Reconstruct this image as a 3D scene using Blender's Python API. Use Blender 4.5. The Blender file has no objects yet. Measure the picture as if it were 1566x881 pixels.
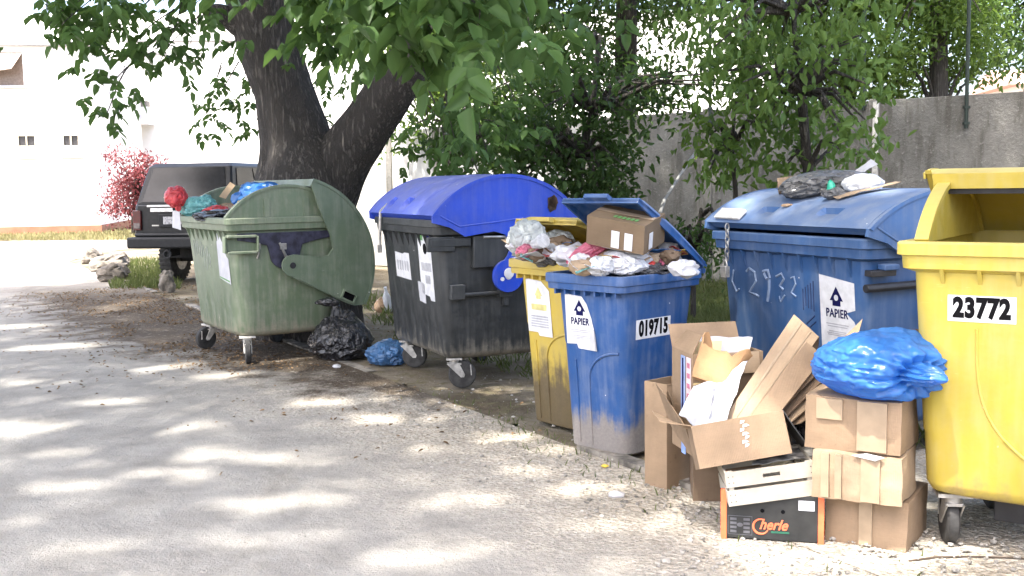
import bpy, bmesh, math, random
import numpy as np
from mathutils import Vector, Matrix, noise

S = bpy.context.scene
COL = S.collection
R = math.radians
random.seed(7)
rng = np.random.default_rng(7)

# ------------------------------------------------------------------ camera
PW, PH, F = 1566.0, 881.0, 1648.4
PITCH, ROLL, EYE = R(5.50), R(-0.908), 1.437
_cp, _sp, _cr, _sr = math.cos(PITCH), math.sin(PITCH), math.cos(ROLL), math.sin(ROLL)
FW = Vector((0, _cp, -_sp)); UP0 = Vector((0, _sp, _cp)); RT0 = Vector((1, 0, 0))
RT = _cr * RT0 + _sr * UP0
UP = _cr * UP0 - _sr * RT0
cd = bpy.data.cameras.new('camera'); cam = bpy.data.objects.new('camera', cd); COL.objects.link(cam)
cd.sensor_width = 36.0; cd.lens = 36.0 * F / PW; cd.clip_start = 0.05; cd.clip_end = 2000
m = Matrix((RT, UP, -FW)).transposed().to_4x4(); m.translation = (0, 0, EYE)
cam.matrix_world = m
S.camera = cam

# ------------------------------------------------------------------ light
SUN_EL = R(64); SUN_AZ = math.atan2(-0.60, -0.80)          # direction TO the sun (x, y)
TOSUN = Vector((math.sin(SUN_AZ) * math.cos(SUN_EL), math.cos(SUN_AZ) * math.cos(SUN_EL), math.sin(SUN_EL)))
W = bpy.data.worlds.new('World'); S.world = W; W.use_nodes = True
wn = W.node_tree.nodes; wl = W.node_tree.links
sky = wn.new('ShaderNodeTexSky'); sky.sky_type = 'NISHITA'; sky.sun_disc = False
sky.sun_elevation = SUN_EL; sky.sun_rotation = SUN_AZ % (2 * math.pi)
sky.air_density = 0.8; sky.dust_density = 6.0; sky.ozone_density = 0.4
wl.new(sky.outputs[0], wn['Background'].inputs[0]); wn['Background'].inputs[1].default_value = 0.15
sd = bpy.data.lights.new('sun', 'SUN'); sd.energy = 2.05; sd.angle = R(1.1); sd.color = (1, .95, .87)
sun = bpy.data.objects.new('sun', sd); COL.objects.link(sun)
sun.rotation_euler = (-TOSUN).to_track_quat('-Z', 'Y').to_euler()
S.view_settings.view_transform = 'Standard'; S.view_settings.look = 'None'
S.view_settings.exposure = 2.82; S.view_settings.gamma = 1.0
S.view_settings.use_curve_mapping = False
S.cycles.max_bounces = 8; S.cycles.transparent_max_bounces = 8
S.cycles.use_denoising = True

# ------------------------------------------------------------------ helpers
def ray(px, py):
    return FW + RT * ((px - PW / 2) / F) - UP * ((py - PH / 2) / F)
def at(px, py, Y):
    """point of the place seen at that spot of the photo, at distance Y ahead"""
    d = ray(px, py); return Vector((0, 0, EYE)) + d * (Y / d.y)
def gr(px, py, z=0.0):
    d = ray(px, py); return Vector((0, 0, EYE)) + d * ((z - EYE) / d.z)

def tag(o, label=None, cat=None, group=None, kind=None):
    if label: o['label'] = label
    if cat: o['category'] = cat
    if group: o['group'] = group
    if kind: o['kind'] = kind
    return o
def empty(name, loc=(0, 0, 0), yaw=0, label=None, cat=None, group=None):
    o = bpy.data.objects.new(name, None); COL.objects.link(o)
    o.location = loc; o.rotation_euler = (0, 0, yaw); o.empty_display_size = .1
    return tag(o, label, cat, group)

def link_mesh(name, me, mat, parent=None, sharp=35, bevel=0):
    if mat is not None: me.materials.append(mat)
    o = bpy.data.objects.new(name, me); COL.objects.link(o)
    if parent is not None: o.parent = parent
    if sharp:
        me.polygons.foreach_set('use_smooth', [True] * len(me.polygons))
        try: me.set_sharp_from_angle(angle=R(sharp))
        except Exception: pass
    if bevel:
        b = o.modifiers.new('bevel', 'BEVEL'); b.width = bevel; b.segments = 2; b.limit_method = 'ANGLE'; b.angle_limit = R(40)
    return o

class MB:
    def __init__(s): s.v = []; s.f = []
    def add(s, vs, fs):
        n = len(s.v); s.v += [tuple(p) for p in vs]; s.f += [tuple(i + n for i in f) for f in fs]; return s
    def box(s, c, d, M=None):
        cx, cy, cz = c; x, y, z = d[0] / 2, d[1] / 2, d[2] / 2
        vs = [Vector((cx + i * x, cy + j * y, cz + k * z)) for k in (-1, 1) for j in (-1, 1) for i in (-1, 1)]
        if M is not None: vs = [M @ p for p in vs]
        return s.add(vs, [(0, 2, 3, 1), (4, 5, 7, 6), (0, 1, 5, 4), (2, 6, 7, 3), (0, 4, 6, 2), (1, 3, 7, 5)])
    def rings(s, rs, cap0=True, cap1=True, loop=False):
        n = len(rs[0]); vs = [p for r in rs for p in r]; fs = []
        k = len(rs)
        for a in range(k if loop else k - 1):
            b = (a + 1) % k
            for i in range(n):
                j = (i + 1) % n
                fs.append((a * n + i, a * n + j, b * n + j, b * n + i))
        if not loop:
            if cap0: fs.append(tuple(range(n - 1, -1, -1)))
            if cap1: fs.append(tuple((k - 1) * n + i for i in range(n)))
        return s.add(vs, fs)
    def tube(s, path, rad, n=12, cap=True, nz=0, seed=0):
        path = [Vector(p) for p in path]; rs = []
        if not hasattr(rad, '__len__'): rad = [rad] * len(path)
        ref = Vector((0.13, 0.21, 1)) 
        for i, p in enumerate(path):
            t = (path[min(i + 1, len(path) - 1)] - path[max(i - 1, 0)]).normalized()
            if i == 0:
                r0 = ref if abs(t.dot(ref.normalized())) < .95 else Vector((1, 0.2, 0))
                a = (r0 - t * r0.dot(t)).normalized()
            else: a = (a - t * a.dot(t)).normalized()
            b = t.cross(a); ring = []
            for k in range(n):
                w = 2 * math.pi * k / n
                d = a * math.cos(w) + b * math.sin(w)
                rr = rad[i]
                if nz: rr *= 1 + nz * noise.noise(Vector((d.x * 2.2 + seed, d.y * 2.2, i * .25)))
                ring.append(p + d * rr)
            rs.append(ring)
        return s.rings(rs, cap, cap)
    def cyl(s, p0, p1, r, n=20): return s.tube([p0, p1], [r, r], n)
    def prism(s, poly, fn, t0, t1):
        """poly of 2-D points, fn(a, b, t) -> 3-D"""
        n = len(poly)
        vs = [fn(a, b, t0) for a, b in poly] + [fn(a, b, t1) for a, b in poly]
        fs = [tuple(range(n - 1, -1, -1)), tuple(range(n, 2 * n))] + [(i, (i + 1) % n, n + (i + 1) % n, n + i) for i in range(n)]
        return s.add(vs, fs)
    def slab(s, q, t):
        """quad of four points with thickness t"""
        q = [Vector(p) for p in q]; n = (q[1] - q[0]).cross(q[3] - q[0]).normalized() * t
        vs = q + [p + n for p in q]
        return s.add(vs, [(3, 2, 1, 0), (4, 5, 6, 7), (0, 1, 5, 4), (1, 2, 6, 5), (2, 3, 7, 6), (3, 0, 4, 7)])
    def build(s, name, mat, parent=None, sharp=35, bevel=0, tri=False):
        me = bpy.data.meshes.new(name); me.from_pydata(s.v, [], s.f); me.validate()
        bm = bmesh.new(); bm.from_mesh(me)
        bmesh.ops.recalc_face_normals(bm, faces=bm.faces)
        big = [f for f in bm.faces if len(f.verts) > 4]
        if big: bmesh.ops.triangulate(bm, faces=big)
        bm.to_mesh(me); bm.free(); me.update()
        return link_mesh(name, me, mat, parent, sharp, bevel)

def rrect(hw, v0, v1, r, z, n=5):
    pts = []; 
    for cx, cy, a0 in ((hw - r, v1 - r, 0), (-hw + r, v1 - r, 90), (-hw + r, v0 + r, 180), (hw - r, v0 + r, 270)):
        for k in range(n + 1):
            a = R(a0 + 90 * k / n); pts.append(Vector((cx + r * math.cos(a), cy + r * math.sin(a), z)))
    return pts

# ------------------------------------------------------------------ materials
def new_mat(name):
    m = bpy.data.materials.new(name); m.use_nodes = True
    nt = m.node_tree; return m, nt, nt.nodes['Principled BSDF']
class N:
    """small node-graph writer"""
    def __init__(s, nt): s.nt = nt; s.tc = nt.nodes.new('ShaderNodeTexCoord')
    def n(s, t, **k):
        x = s.nt.nodes.new(t)
        for a, b in k.items(): setattr(x, a, b)
        return x
    def put(s, sock, v):
        if isinstance(v, bpy.types.NodeSocket): s.nt.links.new(v, sock)
        elif v is not None:
            if hasattr(v, '__len__') and len(v) == 3 and sock.type == 'RGBA': v = (*v, 1)
            sock.default_value = v
    def co(s, space='Object', scale=(1, 1, 1), rot=(0, 0, 0)):
        mp = s.n('ShaderNodeMapping'); s.nt.links.new(s.tc.outputs[space], mp.inputs[0])
        mp.inputs['Scale'].default_value = scale; mp.inputs['Rotation'].default_value = rot; return mp.outputs[0]
    def noise(s, vec, scale, detail=4, rough=.55, dist=0):
        x = s.n('ShaderNodeTexNoise'); s.put(x.inputs['Vector'], vec)
        x.inputs['Scale'].default_value = scale; x.inputs['Detail'].default_value = detail
        x.inputs['Roughness'].default_value = rough; x.inputs['Distortion'].default_value = dist
        return x.outputs[0]
    def voro(s, vec, scale, feat='F1', out=0):
        x = s.n('ShaderNodeTexVoronoi', feature=feat); s.put(x.inputs['Vector'], vec); x.inputs['Scale'].default_value = scale
        return x.outputs[out]
    def ramp(s, fac, a, b, lo=0.0, hi=1.0):
        x = s.n('ShaderNodeMapRange'); x.interpolation_type = 'SMOOTHSTEP'; s.put(x.inputs[0], fac)
        x.inputs[1].default_value = a; x.inputs[2].default_value = b; x.inputs[3].default_value = lo; x.inputs[4].default_value = hi
        return x.outputs[0]
    def math(s, op, a, b=None, c=None, clamp=False):
        x = s.n('ShaderNodeMath', operation=op); x.use_clamp = clamp
        s.put(x.inputs[0], a)
        if b is not None: s.put(x.inputs[1], b)
        if c is not None: s.put(x.inputs[2], c)
        return x.outputs[0]
    def mix(s, fac, a, b, mode='MIX'):
        x = s.n('ShaderNodeMix', data_type='RGBA', blend_type=mode)
        s.put(x.inputs[0], fac); s.put(x.inputs[6], a); s.put(x.inputs[7], b); return x.outputs[2]
    def xyz(s, space='Object'):
        x = s.n('ShaderNodeSeparateXYZ'); s.nt.links.new(s.tc.outputs[space], x.inputs[0]); return x.outputs
    def bump(s, h, strength, dist=.01, nrm=None):
        x = s.n('ShaderNodeBump'); s.put(x.inputs['Height'], h); x.inputs['Strength'].default_value = strength
        x.inputs['Distance'].default_value = dist
        if nrm is not None: s.put(x.inputs['Normal'], nrm)
        return x.outputs[0]

def plain(name, col, rough=.6, metal=0, var=.12, scale=18, bump=.0):
    m, nt, p = new_mat(name); g = N(nt); v = g.co()
    c = g.noise(v, scale, 5)
    dark = tuple(x * (1 - var * 2) for x in col); lite = tuple(min(1, x * (1 + var)) for x in col)
    g.put(p.inputs['Base Color'], g.mix(g.ramp(c, .3, .7), dark, lite))
    g.put(p.inputs['Roughness'], rough); g.put(p.inputs['Metallic'], metal)
    if bump: g.put(p.inputs['Normal'], g.bump(g.noise(v, scale * 4, 4), bump))
    return m

def plastic(name, col, dust=.35, mud=0, mudcol=(.10, .085, .06), rough=.42, dustcol=(.34, .32, .29), scr=.5, topdust=.55):
    m, nt, p = new_mat(name); g = N(nt); v = g.co()
    z = g.xyz()[2]
    big = g.noise(v, 2.2, 5, .6); mid = g.noise(v, 9, 6, .65); fine = g.noise(v, 70, 3)
    streak = g.noise(g.co(scale=(9, 9, .7)), 3, 5, .6)
    c = g.mix(g.ramp(big, .35, .7), col, tuple(x * .8 for x in col))
    # dust film in blotches and run-down streaks
    dm = g.math('MULTIPLY', g.ramp(g.math('ADD', g.math('MULTIPLY', mid, .5), g.math('MULTIPLY', streak, .55)), .42, .75), dust)
    # grime settled on faces that look upward
    geo = g.n('ShaderNodeNewGeometry'); sx = g.n('ShaderNodeSeparateXYZ'); nt.links.new(geo.outputs['Normal'], sx.inputs[0])
    up = g.math('MULTIPLY', g.ramp(sx.outputs[2], .25, .95), g.ramp(mid, .3, .7, .35, topdust))
    dm = g.math('MAXIMUM', dm, up)
    c = g.mix(dm, c, dustcol)
    # pale scuffs
    sc = g.noise(g.co(scale=(3, 3, 26), rot=(.5, .3, .2)), 3.2, 6, .7)
    c = g.mix(g.math('MULTIPLY', g.ramp(sc, .66, .74), scr), c, tuple(min(1, x * 1.0 + .16) for x in col))
    sp = g.voro(v, 14); c = g.mix(g.math('MULTIPLY', g.ramp(sp, .075, .05), g.math('MULTIPLY', g.ramp(mid, .52, .62), .8)), c, (.72, .7, .66))
    if mud:
        mm = g.math('ADD', g.math('MULTIPLY', g.math('SUBTRACT', mud, z), 3.6 / mud if mud < .5 else 2.4), g.math('MULTIPLY', g.math('SUBTRACT', g.math('ADD', g.math('MULTIPLY', mid, .5), g.math('MULTIPLY', streak, .5)), .5), 6))
        c = g.mix(g.math('MULTIPLY', g.ramp(mm, -.2, 1.6), .94), c, g.mix(fine, mudcol, tuple(x * 1.9 for x in mudcol)))
    g.put(p.inputs['Base Color'], c)
    g.put(p.inputs['Roughness'], g.ramp(g.math('ADD', mid, dm), .3, 1.1, rough, .8))
    g.put(p.inputs['Normal'], g.bump(g.math('ADD', g.math('MULTIPLY', big, 1.0), g.math('MULTIPLY', fine, .06)), .25, .02))
    return m

def cardboard(name, col=(.265, .188, .122)):
    m, nt, p = new_mat(name); g = N(nt); v = g.co()
    a = g.noise(v, 5, 5, .6); b = g.noise(g.co(scale=(1, 1, 14)), 22, 4); s = g.noise(v, 26, 4)
    c = g.mix(g.ramp(a, .3, .72), tuple(x * .82 for x in col), tuple(x * 1.1 for x in col))
    c = g.mix(g.math('MULTIPLY', g.ramp(b, .45, .7), .22), c, tuple(x * .7 for x in col))
    c = g.mix(g.math('MULTIPLY', g.ramp(s, .66, .78), .6), c, tuple(x * .5 for x in col))
    st = g.noise(v, 2.4, 6, .7, .5); c = g.mix(g.ramp(st, .55, .72, 0, .45), c, tuple(x * .6 for x in col))
    g.put(p.inputs['Base Color'], c); g.put(p.inputs['Roughness'], .85); g.put(p.inputs['Specular IOR Level'], .2)
    wv = g.n('ShaderNodeTexWave'); g.put(wv.inputs['Vector'], g.co()); wv.inputs['Scale'].default_value = 48; wv.inputs['Distortion'].default_value = 1.5
    g.put(p.inputs['Normal'], g.bump(g.math('ADD', g.math('MULTIPLY', a, 2.2), g.math('MULTIPLY', wv.outputs[1], .10)), .32, .012))
    return m

def bagmat(name, col, rough=.25, trans=.25, crease=.5, cell=.5):
    m, nt, p = new_mat(name); g = N(nt); v = g.co()
    n1 = g.noise(v, 9, 6, .6, 1.2); n2 = g.voro(g.co(scale=(1, 1.6, .8)), 16, 'DISTANCE_TO_EDGE')
    g.put(p.inputs['Base Color'], g.mix(g.ramp(n1, .3, .7), tuple(x * .7 for x in col), tuple(min(1, x * 1.25) for x in col)))
    g.put(p.inputs['Roughness'], rough); g.put(p.inputs['Coat Weight'], .25); g.put(p.inputs['Coat Roughness'], .12)
    h = g.math('ADD', g.math('MULTIPLY', n1, 1.6), g.ramp(n2, 0, .12, 0, cell))
    g.put(p.inputs['Normal'], g.bump(h, crease, .03))
    if trans:
        t = g.n('ShaderNodeBsdfTranslucent'); g.put(t.inputs[0], tuple(min(1, x * 1.3) for x in col))
        mx = g.n('ShaderNodeMixShader'); mx.inputs[0].default_value = trans
        nt.links.new(p.outputs[0], mx.inputs[1]); nt.links.new(t.outputs[0], mx.inputs[2])
        nt.links.new(mx.outputs[0], nt.nodes['Material Output'].inputs[0])
    return m

def leafmat(name, c1, c2, trans=.35, tc=(.20, .30, .05), rough=.5):
    m, nt, p = new_mat(name); g = N(nt)
    geo = g.n('ShaderNodeNewGeometry'); r = geo.outputs['Random Per Island']
    c = g.mix(r, c1, c2)
    c = g.mix(g.ramp(g.noise(g.co(), 1.3, 3), .4, .65, 0, .45), c, tuple(x * 1.5 for x in c2))
    g.put(p.inputs['Base Color'], c); g.put(p.inputs['Roughness'], rough); g.put(p.inputs['Specular IOR Level'], .22)
    t = g.n('ShaderNodeBsdfTranslucent'); g.put(t.inputs[0], tc)
    mx = g.n('ShaderNodeMixShader'); mx.inputs[0].default_value = trans
    nt.links.new(p.outputs[0], mx.inputs[1]); nt.links.new(t.outputs[0], mx.inputs[2])
    nt.links.new(mx.outputs[0], nt.nodes['Material Output'].inputs[0]); return m

def barkmat(name, a=(.045, .037, .03), b=(.17, .145, .12)):
    m, nt, p = new_mat(name); g = N(nt)
    v = g.co(scale=(1, 1, .11)); n1 = g.noise(v, 21, 8, .68, .25); n2 = g.noise(v, 6, 4, .6, .2)
    rid = g.math('ABSOLUTE', g.math('SUBTRACT', g.math('MULTIPLY', n1, 2.0), 1.0))
    h = g.math('ADD', g.ramp(rid, .0, .34), g.math('MULTIPLY', n2, .5))
    g.put(p.inputs['Base Color'], g.mix(g.ramp(h, .25, 1.3), a, b)); g.put(p.inputs['Roughness'], .9)
    g.put(p.inputs['Normal'], g.bump(h, 1.0, .05)); return m

MAT = {}
MAT['tyre'] = plain('rubber', (.035, .034, .033), .8, var=.3)
MAT['zinc'] = plain('zinc_steel', (.42, .41, .39), .45, .7, .2)
MAT['zincpale'] = plain('pale_painted_steel', (.6, .57, .52), .6, .1, .2)
MAT['blackmetal'] = plain('black_steel', (.03, .03, .034), .5, .3)
MAT['white'] = plain('white_sticker', (.62, .62, .63), .6, var=.07)
MAT['paper'] = plain('white_paper', (.47, .47, .49), .8, var=.08, scale=8)
MAT['ink'] = plain('black_ink', (.005, .005, .006), .8); MAT['ink'].node_tree.nodes['Principled BSDF'].inputs['Specular IOR Level'].default_value = .08
MAT['navy'] = plain('navy_ink', (.008, .009, .06), .8); MAT['navy'].node_tree.nodes['Principled BSDF'].inputs['Specular IOR Level'].default_value = .08
MAT['greyink'] = plain('grey_print', (.38, .38, .4), .6)
MAT['chalk'] = plain('faded_white_paint', (.22, .29, .42), .8)
MAT['yellowink'] = plain('faded_yellow_print', (.62, .55, .22), .6)
MAT['greenink'] = plain('green_print', (.1, .25, .08), .6)
MAT['card'] = cardboard('cardboard')
MAT['cardlight'] = cardboard('pale_cardboard', (.32, .237, .158))
MAT['carddark'] = cardboard('brown_cardboard', (.17, .12, .08))
MAT['tape'] = plain('brown_tape', (.30, .225, .15), .3, var=.06)

def text_mesh(txt, size, bold=.0, shear=0, squeeze=1, thick=.0012, spacing=1):
    c = bpy.data.curves.new('t', 'FONT'); c.body = txt; c.size = size; c.offset = bold; c.shear = shear
    c.extrude = thick; c.align_x = 'CENTER'; c.align_y = 'CENTER'; c.space_character = spacing; c.resolution_u = 4
    o = bpy.data.objects.new('t', c); COL.objects.link(o)
    dg = bpy.context.evaluated_depsgraph_get(); me = bpy.data.meshes.new_from_object(o.evaluated_get(dg))
    bpy.data.objects.remove(o); bpy.data.curves.remove(c)
    if squeeze != 1:
        for v in me.vertices: v.co.x *= squeeze
    return me
def text(name, txt, size, mat, parent, M, **k):
    me = text_mesh(txt, size, **k); me.materials.clear(); me.transform(M); me.name = name
    return link_mesh(name, me, mat, parent, sharp=0)
# ------------------------------------------------------------------ waste containers
def frame_front(u, z, z0, v0, z1, v1, off=0.0):
    k = (v1 - v0) / (z1 - z0); v = v0 + k * (z - z0)
    Y = Vector((0, k, 1)).normalized(); X = Vector((1, 0, 0)); Z = X.cross(Y)
    M = Matrix((X, Y, Z)).transposed().to_4x4(); M.translation = Vector((u, v, z)) + Z * off; return M
def frame_side(v, z, z0, u0, z1, u1, off=0.0):
    k = (u1 - u0) / (z1 - z0); u = u0 + k * (z - z0)
    Y = Vector((k, 0, 1)).normalized(); X = Vector((0, 1, 0)); Z = X.cross(Y)
    M = Matrix((X, Y, Z)).transposed().to_4x4(); M.translation = Vector((u, v, z)) + Z * off; return M
def plate(mb, poly, M, t=.002, t0=0.0):
    return mb.prism(poly, lambda a, b, t_: M @ Vector((a, b, t_)), t0, t)
def rect(w, h, cx=0, cy=0): return [(cx - w / 2, cy - h / 2), (cx + w / 2, cy - h / 2), (cx + w / 2, cy + h / 2), (cx - w / 2, cy + h / 2)]
def circ(r, cx=0, cy=0, n=18, sq=1): return [(cx + r * math.cos(2 * math.pi * k / n), cy + sq * r * math.sin(2 * math.pi * k / n)) for k in range(n)]

PV, PZ = .535, .80                                   # pivot of the sliding lid
def caster(root, u, v, yaw, htop, forkmat, brake=True):
    M = Matrix.Translation((u, v, 0)) @ Matrix.Rotation(yaw, 4, 'Z')
    mb = MB()
    mb.box((0, 0, htop - .008), (.13, .11, .014), M)
    mb.cyl(M @ Vector((0, 0, htop - .012)), M @ Vector((0, 0, htop - .05)), .035, 16)
    for s in (-1, 1):
        poly = [(-.055, htop - .045), (.035, htop - .045), (.075, .10), (.068, .082), (.045, .082)]
        mb.prism(poly, lambda a, b, t, s=s: M @ Vector((s * .031 + t, -a, b)), -.003, .003)
    mb.box((0, -.005, htop - .047), (.062, .09, .012), M)
    if brake:
        pol = [(-.03, 0), (.03, 0), (.024, .075), (-.024, .075)]
        mb.prism(pol, lambda a, b, t: M @ Vector((a, -.115 - .2 * (.075 - b) * .3 + t, .075 + b + .02)), -.004, .004)
        mb.box((0, -.085, .165), (.04, .07, .008), M)
    c = mb.build('caster', forkmat, root, 30)
    w = MB(); C0 = Vector((0, -.055, .10)); prof = [(-.024, .05), (-.024, .088), (-.016, .099), (.016, .099), (.024, .088), (.024, .05)]
    rs = []
    for x, r in prof: rs.append([M @ (C0 + Vector((x, r * math.cos(2 * math.pi * k / 28), r * math.sin(2 * math.pi * k / 28)))) for k in range(28)])
    w.rings(rs); w.cyl(M @ (C0 + Vector((-.028, 0, 0))), M @ (C0 + Vector((.028, 0, 0))), .022, 14)
    w.build('wheel', MAT['tyre'], c, 30)

def lid_poly(Rr, wide):
    pts = []
    for k in range(33):
        a = R(-52 + 104 * k / 32); pts.append((Rr * math.sin(a), Rr * math.cos(a)))
    if wide: pts += [(.545, .36), (.50, .31), (.085, -.045)]
    else: pts += [(.555, .385), (.36, .375), (.31, .29), (.085, -.03)]
    for k in range(9):
        a = R(-20 - 150 * k / 8); pts.append((.09 * math.cos(a), .09 * math.sin(a)))
    if wide: pts += [(-.078, .05), (.04, .25), (.055, .32), (.02, .38), (-.095, .405), (-.346, .405), (-.545, .42)]
    else: pts += [(-.075, .05), (.0, .14), (.04, .22), (-.02, .29), (-.10, .315), (-.32, .285), (-.43, .35), (-.555, .385)]
    return pts

def container(name, x, y, a, pm, lidm, rimm=None, phi=0, raise_=0.0, wide=True, round_=.09, sink=0.0, endpanels=True,
              ribs=True, recess=(), boards=(), fork=None, HW=.692, EW=.622, Re=.645, Rl=.705, squash=1.0, gz=.975, label='', tilt=0, cyaw=(0, 0, 0, 0)):
    root = empty(name, (x, y, -sink), -a, label, 'waste container', 'wheeled waste containers')
    if tilt: root.rotation_euler = (0, tilt, -a)
    rimm = rimm or pm
    # body: tapered shell, open at the top and hollow
    b = MB()
    out = [(.215, .53, .17, .90, round_), (.235, .575, .125, .945, round_), (.27, .592, .108, .962, round_), (.46, .600, .098, .972, round_), (.475, .604, .092, .977, round_), (.80, .618, .070, .998, round_ * .9), (1.11, .632, .05, 1.02, round_ * .75)]
    rs = [rrect(w, v0, v1, r, z, 7) for z, w, v0, v1, r in out]
    inn = [(1.11, .612, .07, 1.0, .05), (.7, .585, .105, .965, .06), (.30, .55, .155, .92, .06)]
    rs += [rrect(w, v0, v1, r, z, 7) for z, w, v0, v1, r in inn]
    b.rings(rs)
    body = b.build('body', pm, root, 40)
    # rim: stepped lip with gussets below it
    r = MB()
    prof = [(1.085, .633, .048, 1.022, .05), (1.10, .668, .018, 1.052, .05), (1.148, .672, .014, 1.056, .05), (1.152, .686, .0, 1.07, .05), (1.193, .686, .0, 1.07, .05), (1.20, .680, .006, 1.064, .05), (1.20, .622, .064, 1.006, .04), (1.17, .612, .07, 1.0, .04), (1.10, .610, .072, .998, .04)]
    r.rings([rrect(w, v0, v1, rr, z, 6) for z, w, v0, v1, rr in prof], loop=True)
    if ribs:
        for k in range(9):
            u = -.52 + 1.04 * k / 8
            vf = lambda z: .05 + (1.11 - z) * .088
            r.prism([(vf(1.098) + .004, 1.098), (.02, 1.098), (vf(gz + .01) + .004, gz)], lambda p, q, t, u=u: Vector((u + t, p, q)), -.007, .007)
    r.build('rim', rimm, root, 40)
    # fixed rounded end walls above the rim
    if endpanels:
        for s in (-1, 1):
            e = MB(); poly = []; amax = math.acos((1.195 - PZ) / Re)
            for k in range(29):
                t = -amax + 2 * amax * k / 28; poly.append((PV + Re * math.sin(t), PZ + Re * math.cos(t)))
            e.prism(poly, lambda p, q, t, s=s: Vector((s * EW + t, p, q)), -.011, .011)
            for k in range(28):
                (p0, q0), (p1, q1) = poly[k], poly[k + 1]
                n0 = Vector((0, p0 - PV, q0 - PZ)).normalized() * .02; n1 = Vector((0, p1 - PV, q1 - PZ)).normalized() * .02
                e.rings([[Vector((s * EW + dx, p0, q0)) + n0 * k2 for dx, k2 in ((-.025, 0), (.025, 0), (.025, 1), (-.025, 1))],
                         [Vector((s * EW + dx, p1, q1)) + n1 * k2 for dx, k2 in ((-.025, 0), (.025, 0), (.025, 1), (-.025, 1))]], k == 0, k == 27)
            for v in (.36, .70): e.box((s * (EW + .014), v, 1.27), (.012, .05, .16))
            e.build('end_wall', pm, root, 40)
    # sliding lid turning round the side pivots
    NU, NT = 72, 48
    zf = 1.22 + raise_
    def SQ(z): return z if z < zf else zf + (z - zf) * squash
    def P(u, th, rr): return Vector((u, PV + rr * math.sin(th), SQ(PZ + raise_ + rr * math.cos(th))))
    def lift(u, th0):
        d = 0
        for (u0, u1, t0, t1) in recess:
            if u0 < u < u1 and t0 < th0 < t1: d -= .035 * min(1, (th0 - t0) / (t1 - t0) * 1.0 + .15)
        for (u0, u1) in boards:
            if u0 < u < u1 and -44 < th0 < 44: d += .007
        d += .003 * noise.noise(Vector((u * 3, th0 * .06, 3.1)))
        return d
    lid = MB(); top = []; bot = []
    for j in range(NT + 1):
        th0 = -52 + 104 * j / NT; th = R(th0 + phi)
        top.append([P(-HW + 2 * HW * i / NU, th, Rl + lift(-HW + 2 * HW * i / NU, th0)) for i in range(NU + 1)])
        bot.append([P(-HW + 2 * HW * i / NU, th, Rl - .02 + min(0, lift(-HW + 2 * HW * i / NU, th0))) for i in range(NU + 1)])
    rs = [t + bb[::-1] for t, bb in zip(top, bot)]
    lid.rings(rs)
    for e0, e1 in ((-52, -49.5), (49.5, 52)):           # folded-down lip along both long edges
        lid.rings([[P(u, R(e0 + phi), Rl - .0195), P(u, R(e1 + phi), Rl - .0195), P(u, R(e1 + phi), Rl - .062), P(u, R(e0 + phi), Rl - .062)] for u in (-HW + .002, HW - .002)])
    lo = lid.build('lid', lidm, root, 32)
    cph, sph = math.cos(-R(phi)), math.sin(-R(phi))
    poly = lid_poly(Rl, wide)
    rot = [(p * cph - q * sph + PV, SQ(p * sph + q * cph + PZ + raise_)) for p, q in poly]
    for s in (-1, 1):
        arm = MB(); arm.prism(rot, lambda p, q, t, s=s: Vector((s * (HW + .0135) + t, p, q)), -.012, .012)
        # raised bead along the outer arc and the crease above the inner edge
        for (r0, r1) in ((Rl - .02, Rl + .004),):
            rr_ = []
            for k in range(33):
                th = R(-52 + 104 * k / 32 + phi)
                rr_.append([P(s * (HW + dx), th, q) for dx, q in ((.026, r0), (.034, r0), (.034, r1), (.026, r1))])
            arm.rings(rr_)
        pts = [(-.50, .43), (-.36, .355), (-.12, .375), (.12, .40)] if not wide else [(.50, .33), (.30, .145), (.12, -.0)]
        pth = [(p * cph - q * sph + PV, p * sph + q * cph + PZ + raise_) for p, q in pts]
        arm.tube([Vector((s * (HW + .026), p, q)) for p, q in pth], .006, 8)
        am = arm.build('lid_arm', lidm, lo, 32)
        if wide:
            g = [(.37, .325), (.425, .265), (.525, .355), (.47, .415)]
            hole = [(.387, .325), (.426, .283), (.508, .356), (.469, .398)]
            gp = [(p * cph - q * sph + PV, p * sph + q * cph + PZ + raise_) for p, q in g]
            hp = [(p * cph - q * sph + PV, p * sph + q * cph + PZ + raise_) for p, q in hole]
            hb = MB()
            for k in range(4):
                k2 = (k + 1) % 4
                hb.add([(s * (HW + .028), *gp[k]), (s * (HW + .028), *gp[k2]), (s * (HW + .028), *hp[k2]), (s * (HW + .028), *hp[k]),
                        (s * (HW + .05), *gp[k]), (s * (HW + .05), *gp[k2]), (s * (HW + .05), *hp[k2]), (s * (HW + .05), *hp[k])],
                       [(0, 1, 2, 3), (7, 6, 5, 4), (0, 4, 5, 1), (1, 5, 6, 2), (2, 6, 7, 3), (3, 7, 4, 0)])
            hb.build('grip_frame', lidm, lo, 30)
            hk = MB(); hk.prism(hp, lambda p, q, t, s=s: Vector((s * (HW + .0265) + t, p, q)), -.001, .001)
            hk.build('grip_opening', MAT['ink'], lo, 0)
        px = MB(); px.cyl((s * .58, PV, PZ + raise_), (s * (HW + .03), PV, PZ + raise_), .026, 18)
        px.build('pivot_pin', MAT['blackmetal'] if wide else MAT['white'], root, 30)
    # bottom runner plates and wheels
    ht = .225
    for (u, v), yw in zip(((-.50, .20), (.50, .20), (-.50, .86), (.50, .86)), cyaw): caster(root, u, v, R(yw), ht, fork or MAT['zinc'])
    return root

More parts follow.
